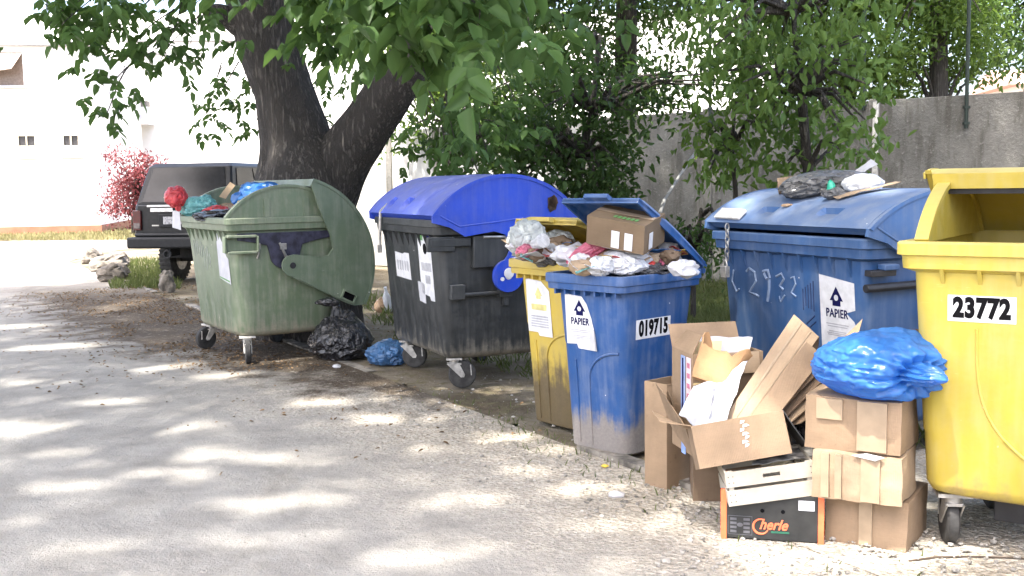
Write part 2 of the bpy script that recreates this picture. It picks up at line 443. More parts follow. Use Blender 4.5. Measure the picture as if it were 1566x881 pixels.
fF = dict(z0=.27, v0=.108, z1=1.11, v1=.05)
fS = dict(z0=.27, u0=.592, z1=1.11, u1=.632)
def FM(u, z, off=.0): return frame_front(u, z, fF['z0'], fF['v0'], fF['z1'], fF['v1'], off)
def SM(v, z, off=.0): return frame_side(v, z, fS['z0'], fS['u0'], fS['z1'], fS['u1'], off)

def emblem(mb, M, s=1.0):
    """triangle roof with a notched foot and a round hole"""
    n = 16; outer = [(0, .055), (-.05, -.018), (-.03, -.018), (-.03, -.045), (.03, -.045), (.03, -.018), (.05, -.018)]
    plate(mb, [(p * s, q * s) for p, q in outer], M, .0022, .0012)
def papier_sticker(root, M, poly, s, txtscale, name='sticker'):
    st = MB(); plate(st, poly, M, .0012); sticker = st.build(name, MAT['white'], root, 0)
    e = MB(); M2 = M @ Matrix.Translation((0, .085 * s, 0)); emblem(e, M2, s); e.build('emblem', MAT['navy'], sticker, 0)
    d = MB(); plate(d, circ(.0155 * s, 0, -.002 * s), M2, .0032, .0024); d.build('emblem_hole', MAT['white'], sticker, 0)
    text('word', 'PAPIER', .062 * s, MAT['navy'], sticker, M @ Matrix.Translation((0, .0, .0016)), bold=.0012, squeeze=txtscale, spacing=1.05)
    g = MB()
    for k, (w, yy) in enumerate(((.17, -.055), (.15, -.067), (.13, -.093), (.16, -.103), (.15, -.112))):
        plate(g, rect(w * s, .005 * s, 0, yy * s), M, .0022, .0014)
    g.build('print', MAT['greyink'], sticker, 0)
    return sticker
def number_plate(root, M, w, h, txt, size, sq, bold=.0022, spacing=1.0):
    st = MB(); plate(st, rect(w, h), M, .0012); o = st.build('number_sticker', MAT['white'], root, 0)
    text('number', txt, size, MAT['ink'], o, M @ Matrix.Translation((0, 0, .0016)), bold=bold, squeeze=sq, spacing=spacing)

# --- plastics
P_GREEN = plastic('green_plastic', (.12, .16, .098), .65, mud=.34, mudcol=(.17, .155, .115), dustcol=(.27, .275, .22))
P_GREENLID = plastic('green_lid_plastic', (.10, .138, .09), .4, topdust=.35, dustcol=(.25, .27, .22))
P_CHAR = plastic('charcoal_plastic', (.024, .027, .029), .2, mud=.33, mudcol=(.12, .11, .09), dustcol=(.16, .16, .155))
P_VIVID = plastic('bright_blue_plastic', (.010, .052, .46), .16, topdust=.62, dustcol=(.25, .26, .38), rough=.36)
P_BLUE = plastic('blue_plastic', (.030, .085, .215), .45, mud=.25, mudcol=(.12, .11, .10), dustcol=(.17, .22, .31))
P_BLUELID = plastic('blue_lid_plastic', (.042, .115, .28), .5, topdust=.85, dustcol=(.19, .225, .29), rough=.55)
P_YEL = plastic('yellow_plastic', (.43, .335, .05), .4, mud=.30, mudcol=(.20, .15, .05), dustcol=(.42, .36, .17), topdust=.35, scr=.55)

green = container('waste_container', -2.635, 9.16, R(57.5), P_GREEN, P_GREENLID, phi=68, round_=.15, Rl=.735, fork=MAT['zincpale'],
    label='green wheeled waste container with its dome lid slid open, beside the walnut tree', cyaw=(20, 73, 30, 40))
black = container('waste_container', -.808, 7.936, R(65.4), P_CHAR, P_VIVID, phi=0, wide=False, endpanels=False, round_=.07,
    boards=((-.62, -.36), (-.28, .02), (.10, .38)), recess=((-.38, -.28, -47, -41), (-.05, .07, -47, -41)),
    label='charcoal wheeled waste container with a bright blue domed lid closed', cyaw=(150, 158, 20, 60))
blue = container('waste_container', 1.734 - .685 * math.cos(R(67)), 5.27 + .685 * math.sin(R(67)), R(67), P_BLUE, P_BLUELID, phi=1.0, raise_=.02, Rl=.695, squash=.74, wide=False,
    endpanels=False, round_=.06, sink=.06, recess=((-.30, -.16, -46, -38), (.22, .38, -46, -38)),
    label='blue wheeled waste container with rubbish lying on its lid', cyaw=(150, 200, 30, 40))
yellow = container('waste_container', 1.435 + .685 * math.cos(R(35)), 4.035 - .685 * math.sin(R(35)), R(35), P_YEL, P_YEL, phi=38, HW=.645, EW=.60, Re=.615, Rl=.672, gz=1.035,  round_=.07, fork=MAT['zinc'],
    label='yellow wheeled waste container with open lid and number 23772', cyaw=(205, 160, 30, 40))

# --- green container details
br = MB(); M = SM(.50, 1.02, .0)
poly = [(-.40, .055), (.40, .055), (.40, .0), (.27, -.02), (.15, -.05), (.13, -.12)] + [(.13 * math.cos(R(-k * 15)), -.12 + .13 * math.sin(R(-k * 15))) for k in range(1, 12)] + [(-.13, -.12), (-.15, -.05), (-.27, -.02), (-.40, .0)]
plate(br, poly, M, .028, .001); b0 = br.build('lifting_bracket', plain('dark_slate_plastic', (.035, .035, .06), .4, var=.3), green, 30, .004)
sp = MB(); sp.tube([M @ Vector((-.05, -.03, .032)), M @ Vector((0, -.14, .034)), M @ Vector((.04, -.17, .033))], [.009, .012, .005], 8)
sp.box((0, 0, 0), (.05, .05, .02), M @ Matrix.Translation((-.02, -.06, .035))); sp.build('bracket_latch', MAT['zinc'], b0, 30)
h = MB(); M = SM(.13, .99, 0)
for bx in ((0, .065, .30, .02), (0, -.065, .30, .02), (-.14, 0, .02, .13), (.13, 0, .02, .13)): h.box((bx[0], bx[1], .03), (bx[2] * .8, bx[3], .06), M)
h.box((0, 0, .004), (.25, .13, .006), M); h.build('side_handle', P_GREEN, green, 30, .004)
h = MB(); h.box((0, 0, .0), (.02, .05, .03), SM(.27, .97, .04)); h.tube([SM(.27, .98, .05) @ Vector((0, 0, 0)), SM(.27, .90, .03) @ Vector((0, 0, 0)), SM(.262, .87, .02) @ Vector((0, 0, 0))], .008, 8); h.build('handle_clip', MAT['zinc'], green, 30)
st = MB(); M = FM(.36, .885, .0015)
plate(st, [(-.13, -.19), (.15, -.23), (.15, -.02), (.10, .0), (.02, .20), (-.05, .13), (-.11, .21)], M, .0012)
st = st.build('sticker', MAT['paper'], green, 0)
st2 = MB(); plate(st2, [(-.12, -.187), (.13, -.215), (.13, -.20), (-.12, -.175)], M, .002, .0014); st2.build('sticker_edge', MAT['greenink'], st, 0)
w = MB()
for k in range(9):
    u = -.42 + .055 * k + random.uniform(-.01, .01); z = .95 - .012 * k
    w.tube([FM(u, z + random.uniform(.03, .09), .002) @ Vector((0, 0, 0)), FM(u + .01, z, .002) @ Vector((0, 0, 0)), FM(u - .005, z - random.uniform(.05, .14), .002) @ Vector((0, 0, 0))], [.004, .006, .003], 6)
w.build('paint_streaks', plain('worn_pale_paint', (.30, .32, .29), .8), green, 30)

# --- charcoal container details
h = MB(); M = SM(.46, .965, 0)
h.prism([(-.17, -.10), (.13, -.10), (.17, -.06), (.17, .12), (-.17, .12)], lambda a, b, t: M @ Vector((a, b, t)), .0, .055)
h.build('bracket_box', P_CHAR, black, 30, .006)
h = MB(); h.tube([M @ Vector((-.10, .115, .06)), M @ Vector((.06, .112, .065)), M @ Vector((.13, .06, .065)), M @ Vector((.15, -.03, .06))], .010, 8)
h.tube([M @ Vector((.08, .07, .06)), M @ Vector((.12, -.02, .07)), M @ Vector((.09, -.05, .06))], .012, 8); h.build('bracket_latch', MAT['zinc'], black, 30)
h = MB(); M = SM(.30, .70, 0)
for a in (-.12, .24): h.box((a, 0, .025), (.10, .10, .05), M)
h.cyl(M @ Vector((-.12, -.02, .035)), M @ Vector((.24, -.02, .035)), .014, 10); h.box((.25, -.07, .02), (.04, .09, .03), M); h.build('side_handle', P_CHAR, black, 30, .005)
h = MB(); h.cyl((.69, PV, PZ), (.721, PV, PZ), .115, 30); h.build('pivot_disc', P_VIVID, black, 30, .004)
h = MB(); h.cyl((.7215, PV + .0, PZ + .02), (.732, PV, PZ + .02), .036, 20); h.cyl((.7215, PV - .05, PZ - .02), (.728, PV - .05, PZ - .02), .014, 12); h.build('pivot_cap', MAT['white'], black, 30)
h = MB(); h.box((0, 0, .02), (.30, .055, .04), SM(.13, 1.045, 0)); h.box((0, 0, .02), (.20, .10, .035), SM(.06, 1.035, 0)); h.build('rim_bracket', P_CHAR, black, 30, .006)
st = MB(); M = FM(-.14, .84, .0015); plate(st, [(-.20, -.09), (.13, -.10), (.12, .10), (.02, .10), (-.02, .09), (-.20, .10)], M, .0012); s1 = st.build('number_sticker', MAT['white'], black, 0)
st = MB()
for a in range(5): plate(st, [(-.165 + .055 * a, -.03), (-.13 + .055 * a, -.04), (-.125 + .055 * a, .035), (-.16 + .055 * a, .04)], M, .0024, .0015)
st.build('smeared_print', MAT['greyink'], s1, 0)
st = MB(); M = FM(.33, .90, .0015); plate(st, [(-.13, -.24), (.03, -.25), (.05, -.28), (.13, -.28), (.13, .25), (-.13, .25)], M, .0012); s1 = st.build('sticker', MAT['white'], black, 0)
for nm, mt, q in (('print', 'greenink', rect(.10, .08, -.065, .19)), ('print', 'navy', rect(.08, .08, .08, .19)), ('print', 'ink', circ(.04, .01, .09, 12)), ('print', 'greyink', rect(.20, .06, .01, -.04)), ('print', 'greyink', rect(.10, .06, .02, -.13))):
    st = MB(); plate(st, q, M, .0024, .0015); st.build(nm, MAT[mt], s1, 0)
st = MB(); plate(st, [(-.06, -.07), (.07, -.08), (.07, .06), (.04, .07), (-.07, .075)], FM(.20, .67, .0015), .0012); st.build('sticker', MAT['paper'], black, 0)
# lock strap on the lid
st = MB(); zf = PZ + .705 * math.cos(R(-49)); st.tube([(-.44, .045, 1.30), (-.44, -.015, 1.245), (-.45, -.02, 1.10), (-.46, -.02, .985)], .012, 8)
st.box((-.46, -.022, .955), (.035, .03, .06)); st.build('lock_strap', MAT['zinc'], black, 30)
hl = MB(); th = R(33); 
for k in range(3):
    c0 = Vector((.722, PV + .60 * math.sin(th) + random.uniform(-.03, .03), PZ + .60 * math.cos(th) + random.uniform(-.03, .03)))
    hl.add([c0 + Vector((0, .045 * math.cos(2 * math.pi * i / 9) * random.uniform(.5, 1.1), .06 * math.sin(2 * math.pi * i / 9) * random.uniform(.5, 1.1))) for i in range(9)] , [tuple(range(9))])
hl.build('broken_hole', plain('charred_brown', (.06, .035, .02), .9, var=.4), black, 0)

# --- large blue container details
papier_sticker(blue, FM(.40, .80, .0015), [(-.13, -.20), (-.04, -.21), (-.02, -.17), (.03, -.25), (.13, -.30), (.14, -.05), (.13, -.03), (.07, .01), (.14, .03), (.14, .17), (-.13, .20)], 1.02, .85)
ch = MB()
def stroke(mb, pts, r=.008):
    mb.tube([FM(u, z, .001) @ Vector((0, 0, 0)) for u, z in pts], r, 6)
z0 = .90
stroke(ch, [(-.51, z0 + .07), (-.53, z0 + .0), (-.49, z0 - .06), (-.46, z0 - .04)], .006)
stroke(ch, [(-.38, z0 + .07), (-.35, z0 + .09), (-.30, z0 + .07), (-.29, z0 + .02), (-.36, z0 - .05), (-.30, z0 - .06), (-.27, z0 - .07)])
stroke(ch, [(-.22, z0 + .08), (-.17, z0 + .09), (-.16, z0 + .05), (-.19, z0 + .04), (-.21, z0 + .07)], .010); stroke(ch, [(-.165, z0 + .04), (-.17, z0 - .02), (-.19, z0 - .09)], .010)
stroke(ch, [(-.10, z0 + .06), (-.05, z0 + .08), (-.03, z0 + .05), (-.07, z0 + .01), (-.04, z0 - .01)]); stroke(ch, [(-.03, z0 - .04), (-.07, z0 - .08), (-.08, z0 - .05)], .006)
stroke(ch, [(.03, z0 + .06), (.06, z0 + .07), (.07, z0 + .03), (.03, z0 - .02), (.07, z0 - .04)], .006)
ch.build('chalk_number', MAT['chalk'], blue, 40)
sc = MB()
for k in range(5): stroke(sc, [(.13 + .022 * k, z0 + .01 + .012 * k), (.128 + .022 * k, z0 - .08 - random.uniform(0, .03))], .004)
stroke(sc, [(.15, z0 - .18), (.22, z0 - .13)], .004); stroke(sc, [(.17, z0 - .2), (.23, z0 - .16)], .004)
sc.build('dark_scribble', plain('dark_blue_marker', (.015, .03, .09), .7), blue, 40)
h = MB(); h.box((0, 0, .03), (.16, .03, .05), SM(.12, 1.03, .0)); h.cyl(SM(.03, .955, .03) @ Vector((0, 0, 0)), SM(.62, .965, .03) @ Vector((0, 0, 0)), .022, 12); h.build('side_handle', MAT['blackmetal'], blue, 30, .004)
h = MB(); h.box((.66, .22, 1.215), (.06, .05, .14)); h.build('side_latch', P_BLUE, blue, 30, .006)
h = MB(); h.box((0, 0, .04), (.09, .03, .06), SM(.16, 1.06, 0)); h.build('side_hook', P_BLUE, blue, 30, .006)
pk = MB()
for k in range(6):
    c0 = Vector((-.47, -.016, 1.225 - .035 * k)); 
    pk.tube([c0 + Vector((math.cos(t) * .012 * (k % 2), math.cos(t) * .012 * (1 - k % 2), math.sin(t) * .024)) for t in [2 * math.pi * i / 10 for i in range(11)]], .0045, 6)
pk.build('chain', MAT['zinc'], blue, 40)
pk = MB(); pk.box((-.47, -.03, .965), (.055, .03, .065)); pk.tube([Vector((-.47 + .02 * math.cos(t), -.03, .997 + .035 * math.sin(t))) for t in [math.pi * i / 10 for i in range(11)]], .006, 8); pk.build('padlock', MAT['zinc'], blue, 40, .003)
st = MB(); th = R(-46); c0 = Vector((-.50, PV + .712 * math.sin(th), PZ + .02 + .702 * math.cos(th)))
Xa = Vector((1, 0, 0)); Ya = Vector((0, math.cos(th), -math.sin(th))); Za = Xa.cross(Ya)
Ml = Matrix((Xa, Ya, Za)).transposed().to_4x4(); Ml.translation = c0
plate(st, [(-.13, -.035), (.12, -.04), (.13, .03), (-.12, .04)], Ml, .0015, -.012); st.build('sticker', plain('cream_sticker', (.7, .66, .6), .6, var=.08), blue, 0)

# --- yellow container details
number_plate(yellow, FM(-.385, .955, .0015), .235, .098, '23772', .100, .74, .0055, 1.08)
# moulded curve on the front
cv = MB(); pts = []
for k in range(15):
    t = k / 14; pts.append(FM(-.40 + .36 * t ** 3.2, .88 - .58 * t ** .85, .0) @ Vector((0, 0, 0)))
cv.tube(pts, .006, 8)
cv.tube([FM(-.04, .30, 0) @ Vector((0, 0, 0)), FM(.5, .29, 0) @ Vector((0, 0, 0))], .006, 8)
cv.build('moulded_ridge', P_YEL, yellow, 60)
gk = MB(); gk.box((-.30, .36, .16), (.16, .012, .15)); gk.build('wheel_guard', MAT['blackmetal'], yellow, 30, .004)
gasket = MB()
for u in (0,):
    th0 = R(-52 + 40)
    gasket.rings([[Vector((uu, PV + q * math.sin(th0 + dt), PZ + q * math.cos(th0 + dt))) for dt, q in ((-.012, .605), (.05, .605), (.05, .585), (-.012, .585))] for uu in (-.64, .64)])
gasket.build('lid_seal', MAT['blackmetal'], yellow, 30)

# ------------------------------------------------------------------ two-wheeled bins
def bin240(x, y, a, pm, label, lid_angle):
    root = empty('wheelie_bin', (x, y, 0), -a, label, 'wheelie bin', 'two-wheeled bins')
    b = MB()
    out = [(.015, .20, .145, .55, .07), (.03, .216, .12, .575, .075), (.30, .224, .105, .598, .07), (.60, .234, .090, .635, .065), (.62, .238, .086, .64, .065), (.93, .250, .066, .68, .055)]
    inn = [(.93, .236, .08, .665, .05), (.5, .21, .11, .61, .05), (.12, .2, .13, .55, .05)]
    b.rings([rrect(w, v0, v1, r, z, 7) for z, w, v0, v1, r in out + inn]); b.build('body', pm, root, 40)
    r = MB(); prof = [(.905, .251, .064, .683, .05), (.915, .282, .012, .70, .05), (.948, .284, .01, .702, .05), (.952, .292, .0, .71, .05), (.992, .292, .0, .71, .05), (1.0, .288, .004, .706, .05), (1.0, .262, .03, .68, .045), (.92, .238, .078, .665, .045)]
    r.rings([rrect(w, v0, v1, rr, z, 6) for z, w, v0, v1, rr in prof], loop=True)
    for k in range(7): r.box((-.22 + .0733 * k, .05, .90), (.012, .04, .03))
    r.build('rim', pm, root, 40)
    m = MB(); f = lambda u, z: frame_front(u, z, .03, .12, .93, .066, 0) @ Vector((0, 0, 0))
    arc = [(-.03, .05), (-.03, .42)] + [(-.03 + .22 * (1 - math.cos(R(k * 9))), .42 + .16 * math.sin(R(k * 9))) for k in range(1, 11)]
    m.tube([f(u, z) for u, z in arc], .007, 8); m.tube([f(-.12, .05), f(-.12, .30), f(-.125, .52)], .006, 8)
    m.build('moulded_ridge', pm, root, 60)
    for s in (-1, 1):
        w = MB(); prof = [(-.025, .05), (-.025, .09), (-.018, .1), (.018, .1), (.025, .09), (.025, .05)]
        w.rings([[Vector((s * .255 + q, .66 + rr * math.cos(2 * math.pi * k / 24), .10 + rr * math.sin(2 * math.pi * k / 24))) for k in range(24)] for q, rr in prof]); w.build('wheel', MAT['tyre'], root, 30)
    h = MB()
    for u in (-.2, .2): h.box((u, .725, .965), (.04, .05, .06))
    h.tube([(-.25, .755, .985), (.25, .755, .985)], .016, 12); h.build('handle', pm, root, 30)
    # lid: shallow dished panel with a turned-down lip, hinged at the back
    l = MB(); NU, NV = 24, 24; L = .70
    def pt(i, j, dz):
        u = -.278 + .556 * i / NU; v = L * j / NV
        e = min(1, (1 - abs(2 * i / NU - 1)) * 5, (1 - j / NV) * 7, j / NV * 9 + .2)
        zz = .022 + .038 * math.sin(min(1, e) * math.pi / 2) + .018 * math.sin(math.pi * j / NV)
        if dz: zz -= .014
        return Vector((u, -v, zz))
    top = [[pt(i, j, 0) for i in range(NU + 1)] for j in range(NV + 1)]; bot = [[pt(i, j, 1) for i in range(NU + 1)] for j in range(NV + 1)]
    l.rings([t + q[::-1] for t, q in zip(top, bot)])
    l.rings([[Vector((p[0] + s0, p[1] + s1, q)) for p in ((-.278, -L), (.278, -L), (.278, -.02), (-.278, -.02)) for _ in (0,)] for (s0, s1, q) in ((0, 0, .0), (0, 0, .03))] + [[Vector((p[0], p[1], q)) for p in ((-.264, -L + .014), (.264, -L + .014), (.264, -.034), (-.264, -.034))] for q in (.03, .0)], loop=True)
    l.box((0, -L - .012, .02), (.17, .06, .024)); l.box((-.2, -.0, .01), (.08, .04, .03)); l.box((.2, -.0, .01), (.08, .04, .03))
    M = Matrix.Translation((0, .735, 1.0)) @ Matrix.Rotation(-lid_angle, 4, 'X')
    l.v = [tuple(M @ Vector(p)) for p in l.v]
    l.build('lid', pm, root, 40)
    return root
P_B240 = plastic('blue_bin_plastic', (.012, .066, .215), .3, mud=.26, mudcol=(.14, .125, .11), dustcol=(.26, .3, .38))
P_Y240 = plastic('yellow_bin_plastic', (.46, .335, .05), .3, mud=.46, mudcol=(.05, .036, .02), dustcol=(.42, .36, .2), topdust=.2)
by = bin240(.139, 6.15, R(52.7), P_Y240, 'narrow yellow wheelie bin full of clear bags, behind the blue bin', R(17))
bb = bin240(.353, 5.545, R(46.8), P_B240, 'narrow blue wheelie bin with number 019715, its lid propped open by rubbish', R(33))
BF = lambda u, z, off=.0015: frame_front(u, z, .03, .12, .93, .066, off)
BS = lambda v, z, off=.0015: frame_side(v, z, .03, .216, .93, .250, off)
bb.scale = (.965, .965, .965)
papier_sticker(bb, BF(-.075, .735), [(-.105, -.13), (-.03, -.125), (-.02, -.15), (.115, -.155), (.105, -.06), (.085, .02), (.055, .10), (.02, .14), (-.105, .15)], .86, .8)
curl = MB(); M = BF(.01, .64, .004); curl.slab([M @ Vector(p) for p in ((-.022, -.055, 0), (.035, -.055, .012), (.02, .06, .004), (-.01, .05, 0))], .0015); curl.build('torn_flap', MAT['paper'], bb, 0)
number_plate(bb, BS(.315, .705), .29, .105, '019715', .112, .68, .0055, 1.08)
st = MB(); M = BF(-.072, .72); plate(st, [(-.11, -.15), (-.02, -.15), (-.01, -.17), (.11, -.17), (.10, .10), (.03, .155), (-.11, .165)], M, .0012); s1 = st.build('sticker', MAT['white'], by, 0)
st = MB(); emblem(st, M @ Matrix.Translation((0, .08, 0)), .7); plate(st, rect(.14, .035, .0, .0), M, .0024, .0015); st.build('faded_print', MAT['yellowink'], s1, 0)
st = MB()
for k in range(5): plate(st, rect(.16, .009, 0, -.055 - .015 * k), M, .0024, .0015)
st.build('print', MAT['greyink'], s1, 0)
# ------------------------------------------------------------------ ground, road, kerb
KP = Vector((.89, 4.76, 0)); KD = Vector((-.5006, .8657, 0)); KN = Vector((.8657, .5006, 0))   # kerb line; KN points to the verge
def kd(p): return (p.x - KP.x) * KN.x + (p.y - KP.y) * KN.y

m, nt, p = new_mat('dusty_asphalt'); g = N(nt); v = g.co()
X = g.xyz()
dist = g.math('ADD', g.math('MULTIPLY', X[0], KN.x), g.math('SUBTRACT', g.math('MULTIPLY', X[1], KN.y), KP.x * KN.x + KP.y * KN.y))
n1 = g.noise(v, .55, 6, .6); n2 = g.noise(v, 2.6, 6, .65); n3 = g.noise(v, 13, 5, .7); n4 = g.noise(v, 90, 3, .7)
asp = g.mix(g.ramp(n2, .3, .7), (.195, .186, .172), (.315, .302, .278))
asp = g.mix(g.ramp(g.noise(v, 260, 2, .6), .35, .7, 0, .35), asp, (.50, .47, .42))
asp = g.mix(g.ramp(g.noise(v, 150, 3, .7), .52, .68, 0, .38), asp, (.11, .105, .098))
asp = g.mix(g.ramp(g.noise(g.co(scale=(1, .45, 1), rot=(0, 0, .5)), 1.1, 7, .72, .6), .54, .70, 0, .40), asp, (.115, .105, .09))
sand = g.mix(g.ramp(n3, .35, .7), (.34, .30, .24), (.51, .46, .385))
cell = g.voro(v, 60, 'F1', 1); csep = g.n('ShaderNodeSeparateColor'); nt.links.new(cell, csep.inputs[0])
sand = g.mix(g.math('MULTIPLY', g.ramp(g.voro(v, 60), .75, .35), .55), sand, g.mix(csep.outputs[0], (.15, .135, .11), (.62, .58, .51)))
sandm = g.math('MULTIPLY', g.ramp(X[1], 18.0, 13.0, .25), g.ramp(g.math('ADD', g.math('ADD', dist, 1.05), g.math('MULTIPLY', g.math('SUBTRACT', g.math('ADD', g.math('MULTIPLY', n1, .5), g.math('MULTIPLY', n2, .5)), .5), 3.4)), -.75, .9))
c = g.mix(sandm, asp, sand)
yo = g.math('MINIMUM', g.math('MULTIPLY', g.math('SUBTRACT', X[1], 5.3), .36), 1.9)
dirtm = g.math('MULTIPLY', g.ramp(n3, .27, .46), g.ramp(g.math('ADD', g.math('ADD', dist, yo), g.math('MULTIPLY', g.math('SUBTRACT', n2, .5), 3.2)), -.15, .75))
far = g.math('MULTIPLY', g.ramp(g.math('ADD', X[1], g.math('MULTIPLY', n1, 2.0)), 7.2, 8.6), g.ramp(X[1], 17.5, 14.0))
c = g.mix(g.math('MULTIPLY', dirtm, g.math('ADD', g.math('MULTIPLY', far, .85), .10)), c, g.mix(n4, (.035, .026, .018), (.10, .075, .052)))
spk = g.voro(v, 34); c = g.mix(g.math('MULTIPLY', g.ramp(spk, .16, .08), g.ramp(n2, .5, .6)), c, (.10, .09, .075))
spk2 = g.voro(v, 55); c = g.mix(g.math('MULTIPLY', g.ramp(spk2, .17, .09), g.math('MULTIPLY', sandm, g.ramp(n3, .4, .6))), c, (.62, .59, .53))
g.put(p.inputs['Base Color'], c); g.put(p.inputs['Roughness'], .92); g.put(p.inputs['Specular IOR Level'], .15)
h = g.math('ADD', g.math('ADD', g.math('MULTIPLY', n3, 1.0), g.math('MULTIPLY', n4, .45)), g.math('MULTIPLY', g.voro(v, 45), g.math('MULTIPLY', sandm, .7)))
g.put(p.inputs['Normal'], g.bump(h, .8, .028)); M_ROAD = m

m, nt, p = new_mat('earth'); g = N(nt); v = g.co()
n1 = g.noise(v, 1.2, 6, .6); n2 = g.noise(v, 8, 6, .65); n3 = g.noise(v, 60, 4, .7)
c = g.mix(g.ramp(n1, .35, .65), (.10, .08, .055), (.23, .20, .155))
c = g.mix(g.ramp(n2, .45, .7), c, (.14, .125, .07)); c = g.mix(g.ramp(g.voro(v, 40), .14, .08), c, (.4, .37, .32))
g.put(p.inputs['Base Color'], c); g.put(p.inputs['Roughness'], .95); g.put(p.inputs['Specular IOR Level'], .1)
g.put(p.inputs['Normal'], g.bump(g.math('ADD', n2, g.math('MULTIPLY', n3, .3)), .9, .04)); M_EARTH = m

def grid_sheet(name, x0, x1, y0, y1, nx, ny, z, mat, amp=0, mask=None):
    xs = np.linspace(x0, x1, nx + 1); ys = np.linspace(y0, y1, ny + 1); vs = []; fs = []
    for y in ys:
        for x in xs:
            vs.append((x, y, z + (amp * noise.noise(Vector((x * .9, y * .9, 0))) if amp else 0)))
    for j in range(ny):
        for i in range(nx):
            a = j * (nx + 1) + i; fs.append((a, a + 1, a + nx + 2, a + nx + 1))
    me = bpy.data.meshes.new(name); me.from_pydata(vs, [], fs); return link_mesh(name, me, mat, None, 180)
ground = grid_sheet('ground', -400, 400, -60, 700, 40, 40, -.06, M_EARTH); tag(ground, kind='structure')
# road: everything on the near side of the kerb and a bit of dirt shoulder running under the containers
def strip(name, pts, mat, z):
    me = bpy.data.meshes.new(name); me.from_pydata([(x, y, z) for x, y in pts], [], [tuple(range(len(pts)))]); return link_mesh(name, me, mat, None, 0)
a0 = KP - KD * 14; a1 = KP + KD * 21; a2 = KP + KD * 21 - KN * 0
def off(p, d): q = p + KN * d; return (q.x, q.y)
road = strip('road', [off(KP - KD * 14, .02), off(KP + KD * 20, .02), (-9.6, 24.5), (-9.4, 31.5), (-60, 33), (-60, -30), (10, -30)], M_ROAD, 0.0); tag(road, kind='structure')
verge = grid_sheet('verge', -18, 8.5, 1.2, 37, 100, 130, -.010, M_EARTH, .007)
verge.data.transform(Matrix.Identity(4))
bm = bmesh.new(); bm.from_mesh(verge.data)
bmesh.ops.delete(bm, geom=[q for q in bm.verts if kd(q.co) < -.25], context='VERTS'); bm.to_mesh(verge.data); bm.free(); tag(verge, kind='structure')
# shoulder: pale trodden dirt in front of and beneath the near containers
shoulder = strip('path', [off(KP - KD * 12, -.12), off(KP + KD * .1, -.12), off(KP + KD * .1, 1.6), off(KP - KD * 2, 4.5), off(KP - KD * 12, 6)], M_ROAD, .004); tag(shoulder, kind='structure')
# low worn kerb, one stone after another
kb = MB(); s = .15
while s < 14:
    l = .98
    if 1.1 < s < 3.9 or random.random() < .18: s += l; continue
    q = KP + KD * s; wob = .012 * math.sin(s * 7)
    M = Matrix.Translation(q + KN * (.05 + wob)) @ Matrix.Rotation(math.atan2(KD.y, KD.x) + .01 * math.sin(s * 3), 4, 'Z')
    kb.box((l / 2, 0, .0), (l - .012, .09, .030 + (.03 * math.sin(s * 2.3 + 1) if s > 4 or s < 1.2 else -.012)), M); s += l
kerb = kb.build('kerb', plain('worn_kerb_stone', (.21, .19, .16), .95, var=.4, scale=7, bump=.9), None, 30, .012); tag(kerb, kind='structure')

# ------------------------------------------------------------------ concrete wall with posts
m, nt, p = new_mat('old_concrete'); g = N(nt); v = g.co()
n1 = g.noise(v, .9, 6, .6); n2 = g.noise(g.co(scale=(1, 1, .18)), 7, 6, .65); n3 = g.noise(v, 22, 6, .7)
c = g.mix(g.ramp(n1, .3, .7), (.14, .136, .124), (.235, .228, .208))
c = g.mix(g.ramp(n2, .46, .68, 0, .75), c, (.10, .095, .08)); c = g.mix(g.ramp(n3, .55, .75, 0, .5), c, (.44, .43, .40))
g.put(p.inputs['Base Color'], c); g.put(p.inputs['Roughness'], .95); g.put(p.inputs['Specular IOR Level'], .1)
g.put(p.inputs['Normal'], g.bump(g.math('ADD', n3, n1), .8, .03)); M_CONC = m
WA = gr(1700, 132, 2.42); WB = gr(985, 176, 2.42); WD = (WB - WA); WD.z = 0; WD.normalize(); WN = Vector((-WD.y, WD.x, 0))
if WN.y > 0: WN = -WN                                  # towards the camera
wall0 = Vector((WA.x, WA.y, 0)) - WD * 2.5
def wall_s(px):                                         # distance along the wall of the spot seen at that column
    d = ray(px, 300); d = Vector((d.x, d.y, 0)); o = wall0
    den = d.x * WD.y - d.y * WD.x
    return (d.y * o.x - d.x * o.y) / den
WYAW = math.atan2(WD.y, WD.x)
M_CONC_SUN = plain('concrete_painted_sunlit', (.46, .455, .43), .95, var=.12, scale=2.5, bump=.3)  # sunlit stretch of the same wall, sunshine put into a paler colour
wl_root = empty('concrete_wall', wall0, WYAW, 'long grey concrete panel wall with stains behind the containers', 'wall')
def panel(s0, s1, topz, mat, dz=0):
    b = MB(); b.box(((s0 + s1) / 2, 0, topz / 2), (s1 - s0, .12, topz)); o = b.build('panel', mat, wl_root, 30, .01); return o
SL = WN.dot(Vector((-math.sin(WYAW), math.cos(WYAW), 0)))  # sign of camera side in local y
sp_ = sorted([0, wall_s(1338), wall_s(1085), wall_s(900), wall_s(785), wall_s(672), wall_s(600), wall_s(540)])
for a_, b_ in zip(sp_[:-1], sp_[1:]):
    panel(a_ + .07, b_ - .07, 2.42, M_CONC if b_ < wall_s(800) else M_CONC_SUN)
for k, s_ in enumerate(sp_):
    b = MB(); b.box((s_, 0, 1.22), (.14, .17, 2.44)); b.build('post', M_CONC, wl_root, 30, .012)
pb = MB(); pb.box((wall_s(1342) , SL * .11, 1.2), (.06, .05, 2.4)); pw = pb.build('pale_post_face', plain('whitewashed_post', (.62, .6, .55), .9, var=.2), wl_root, 30, .004)

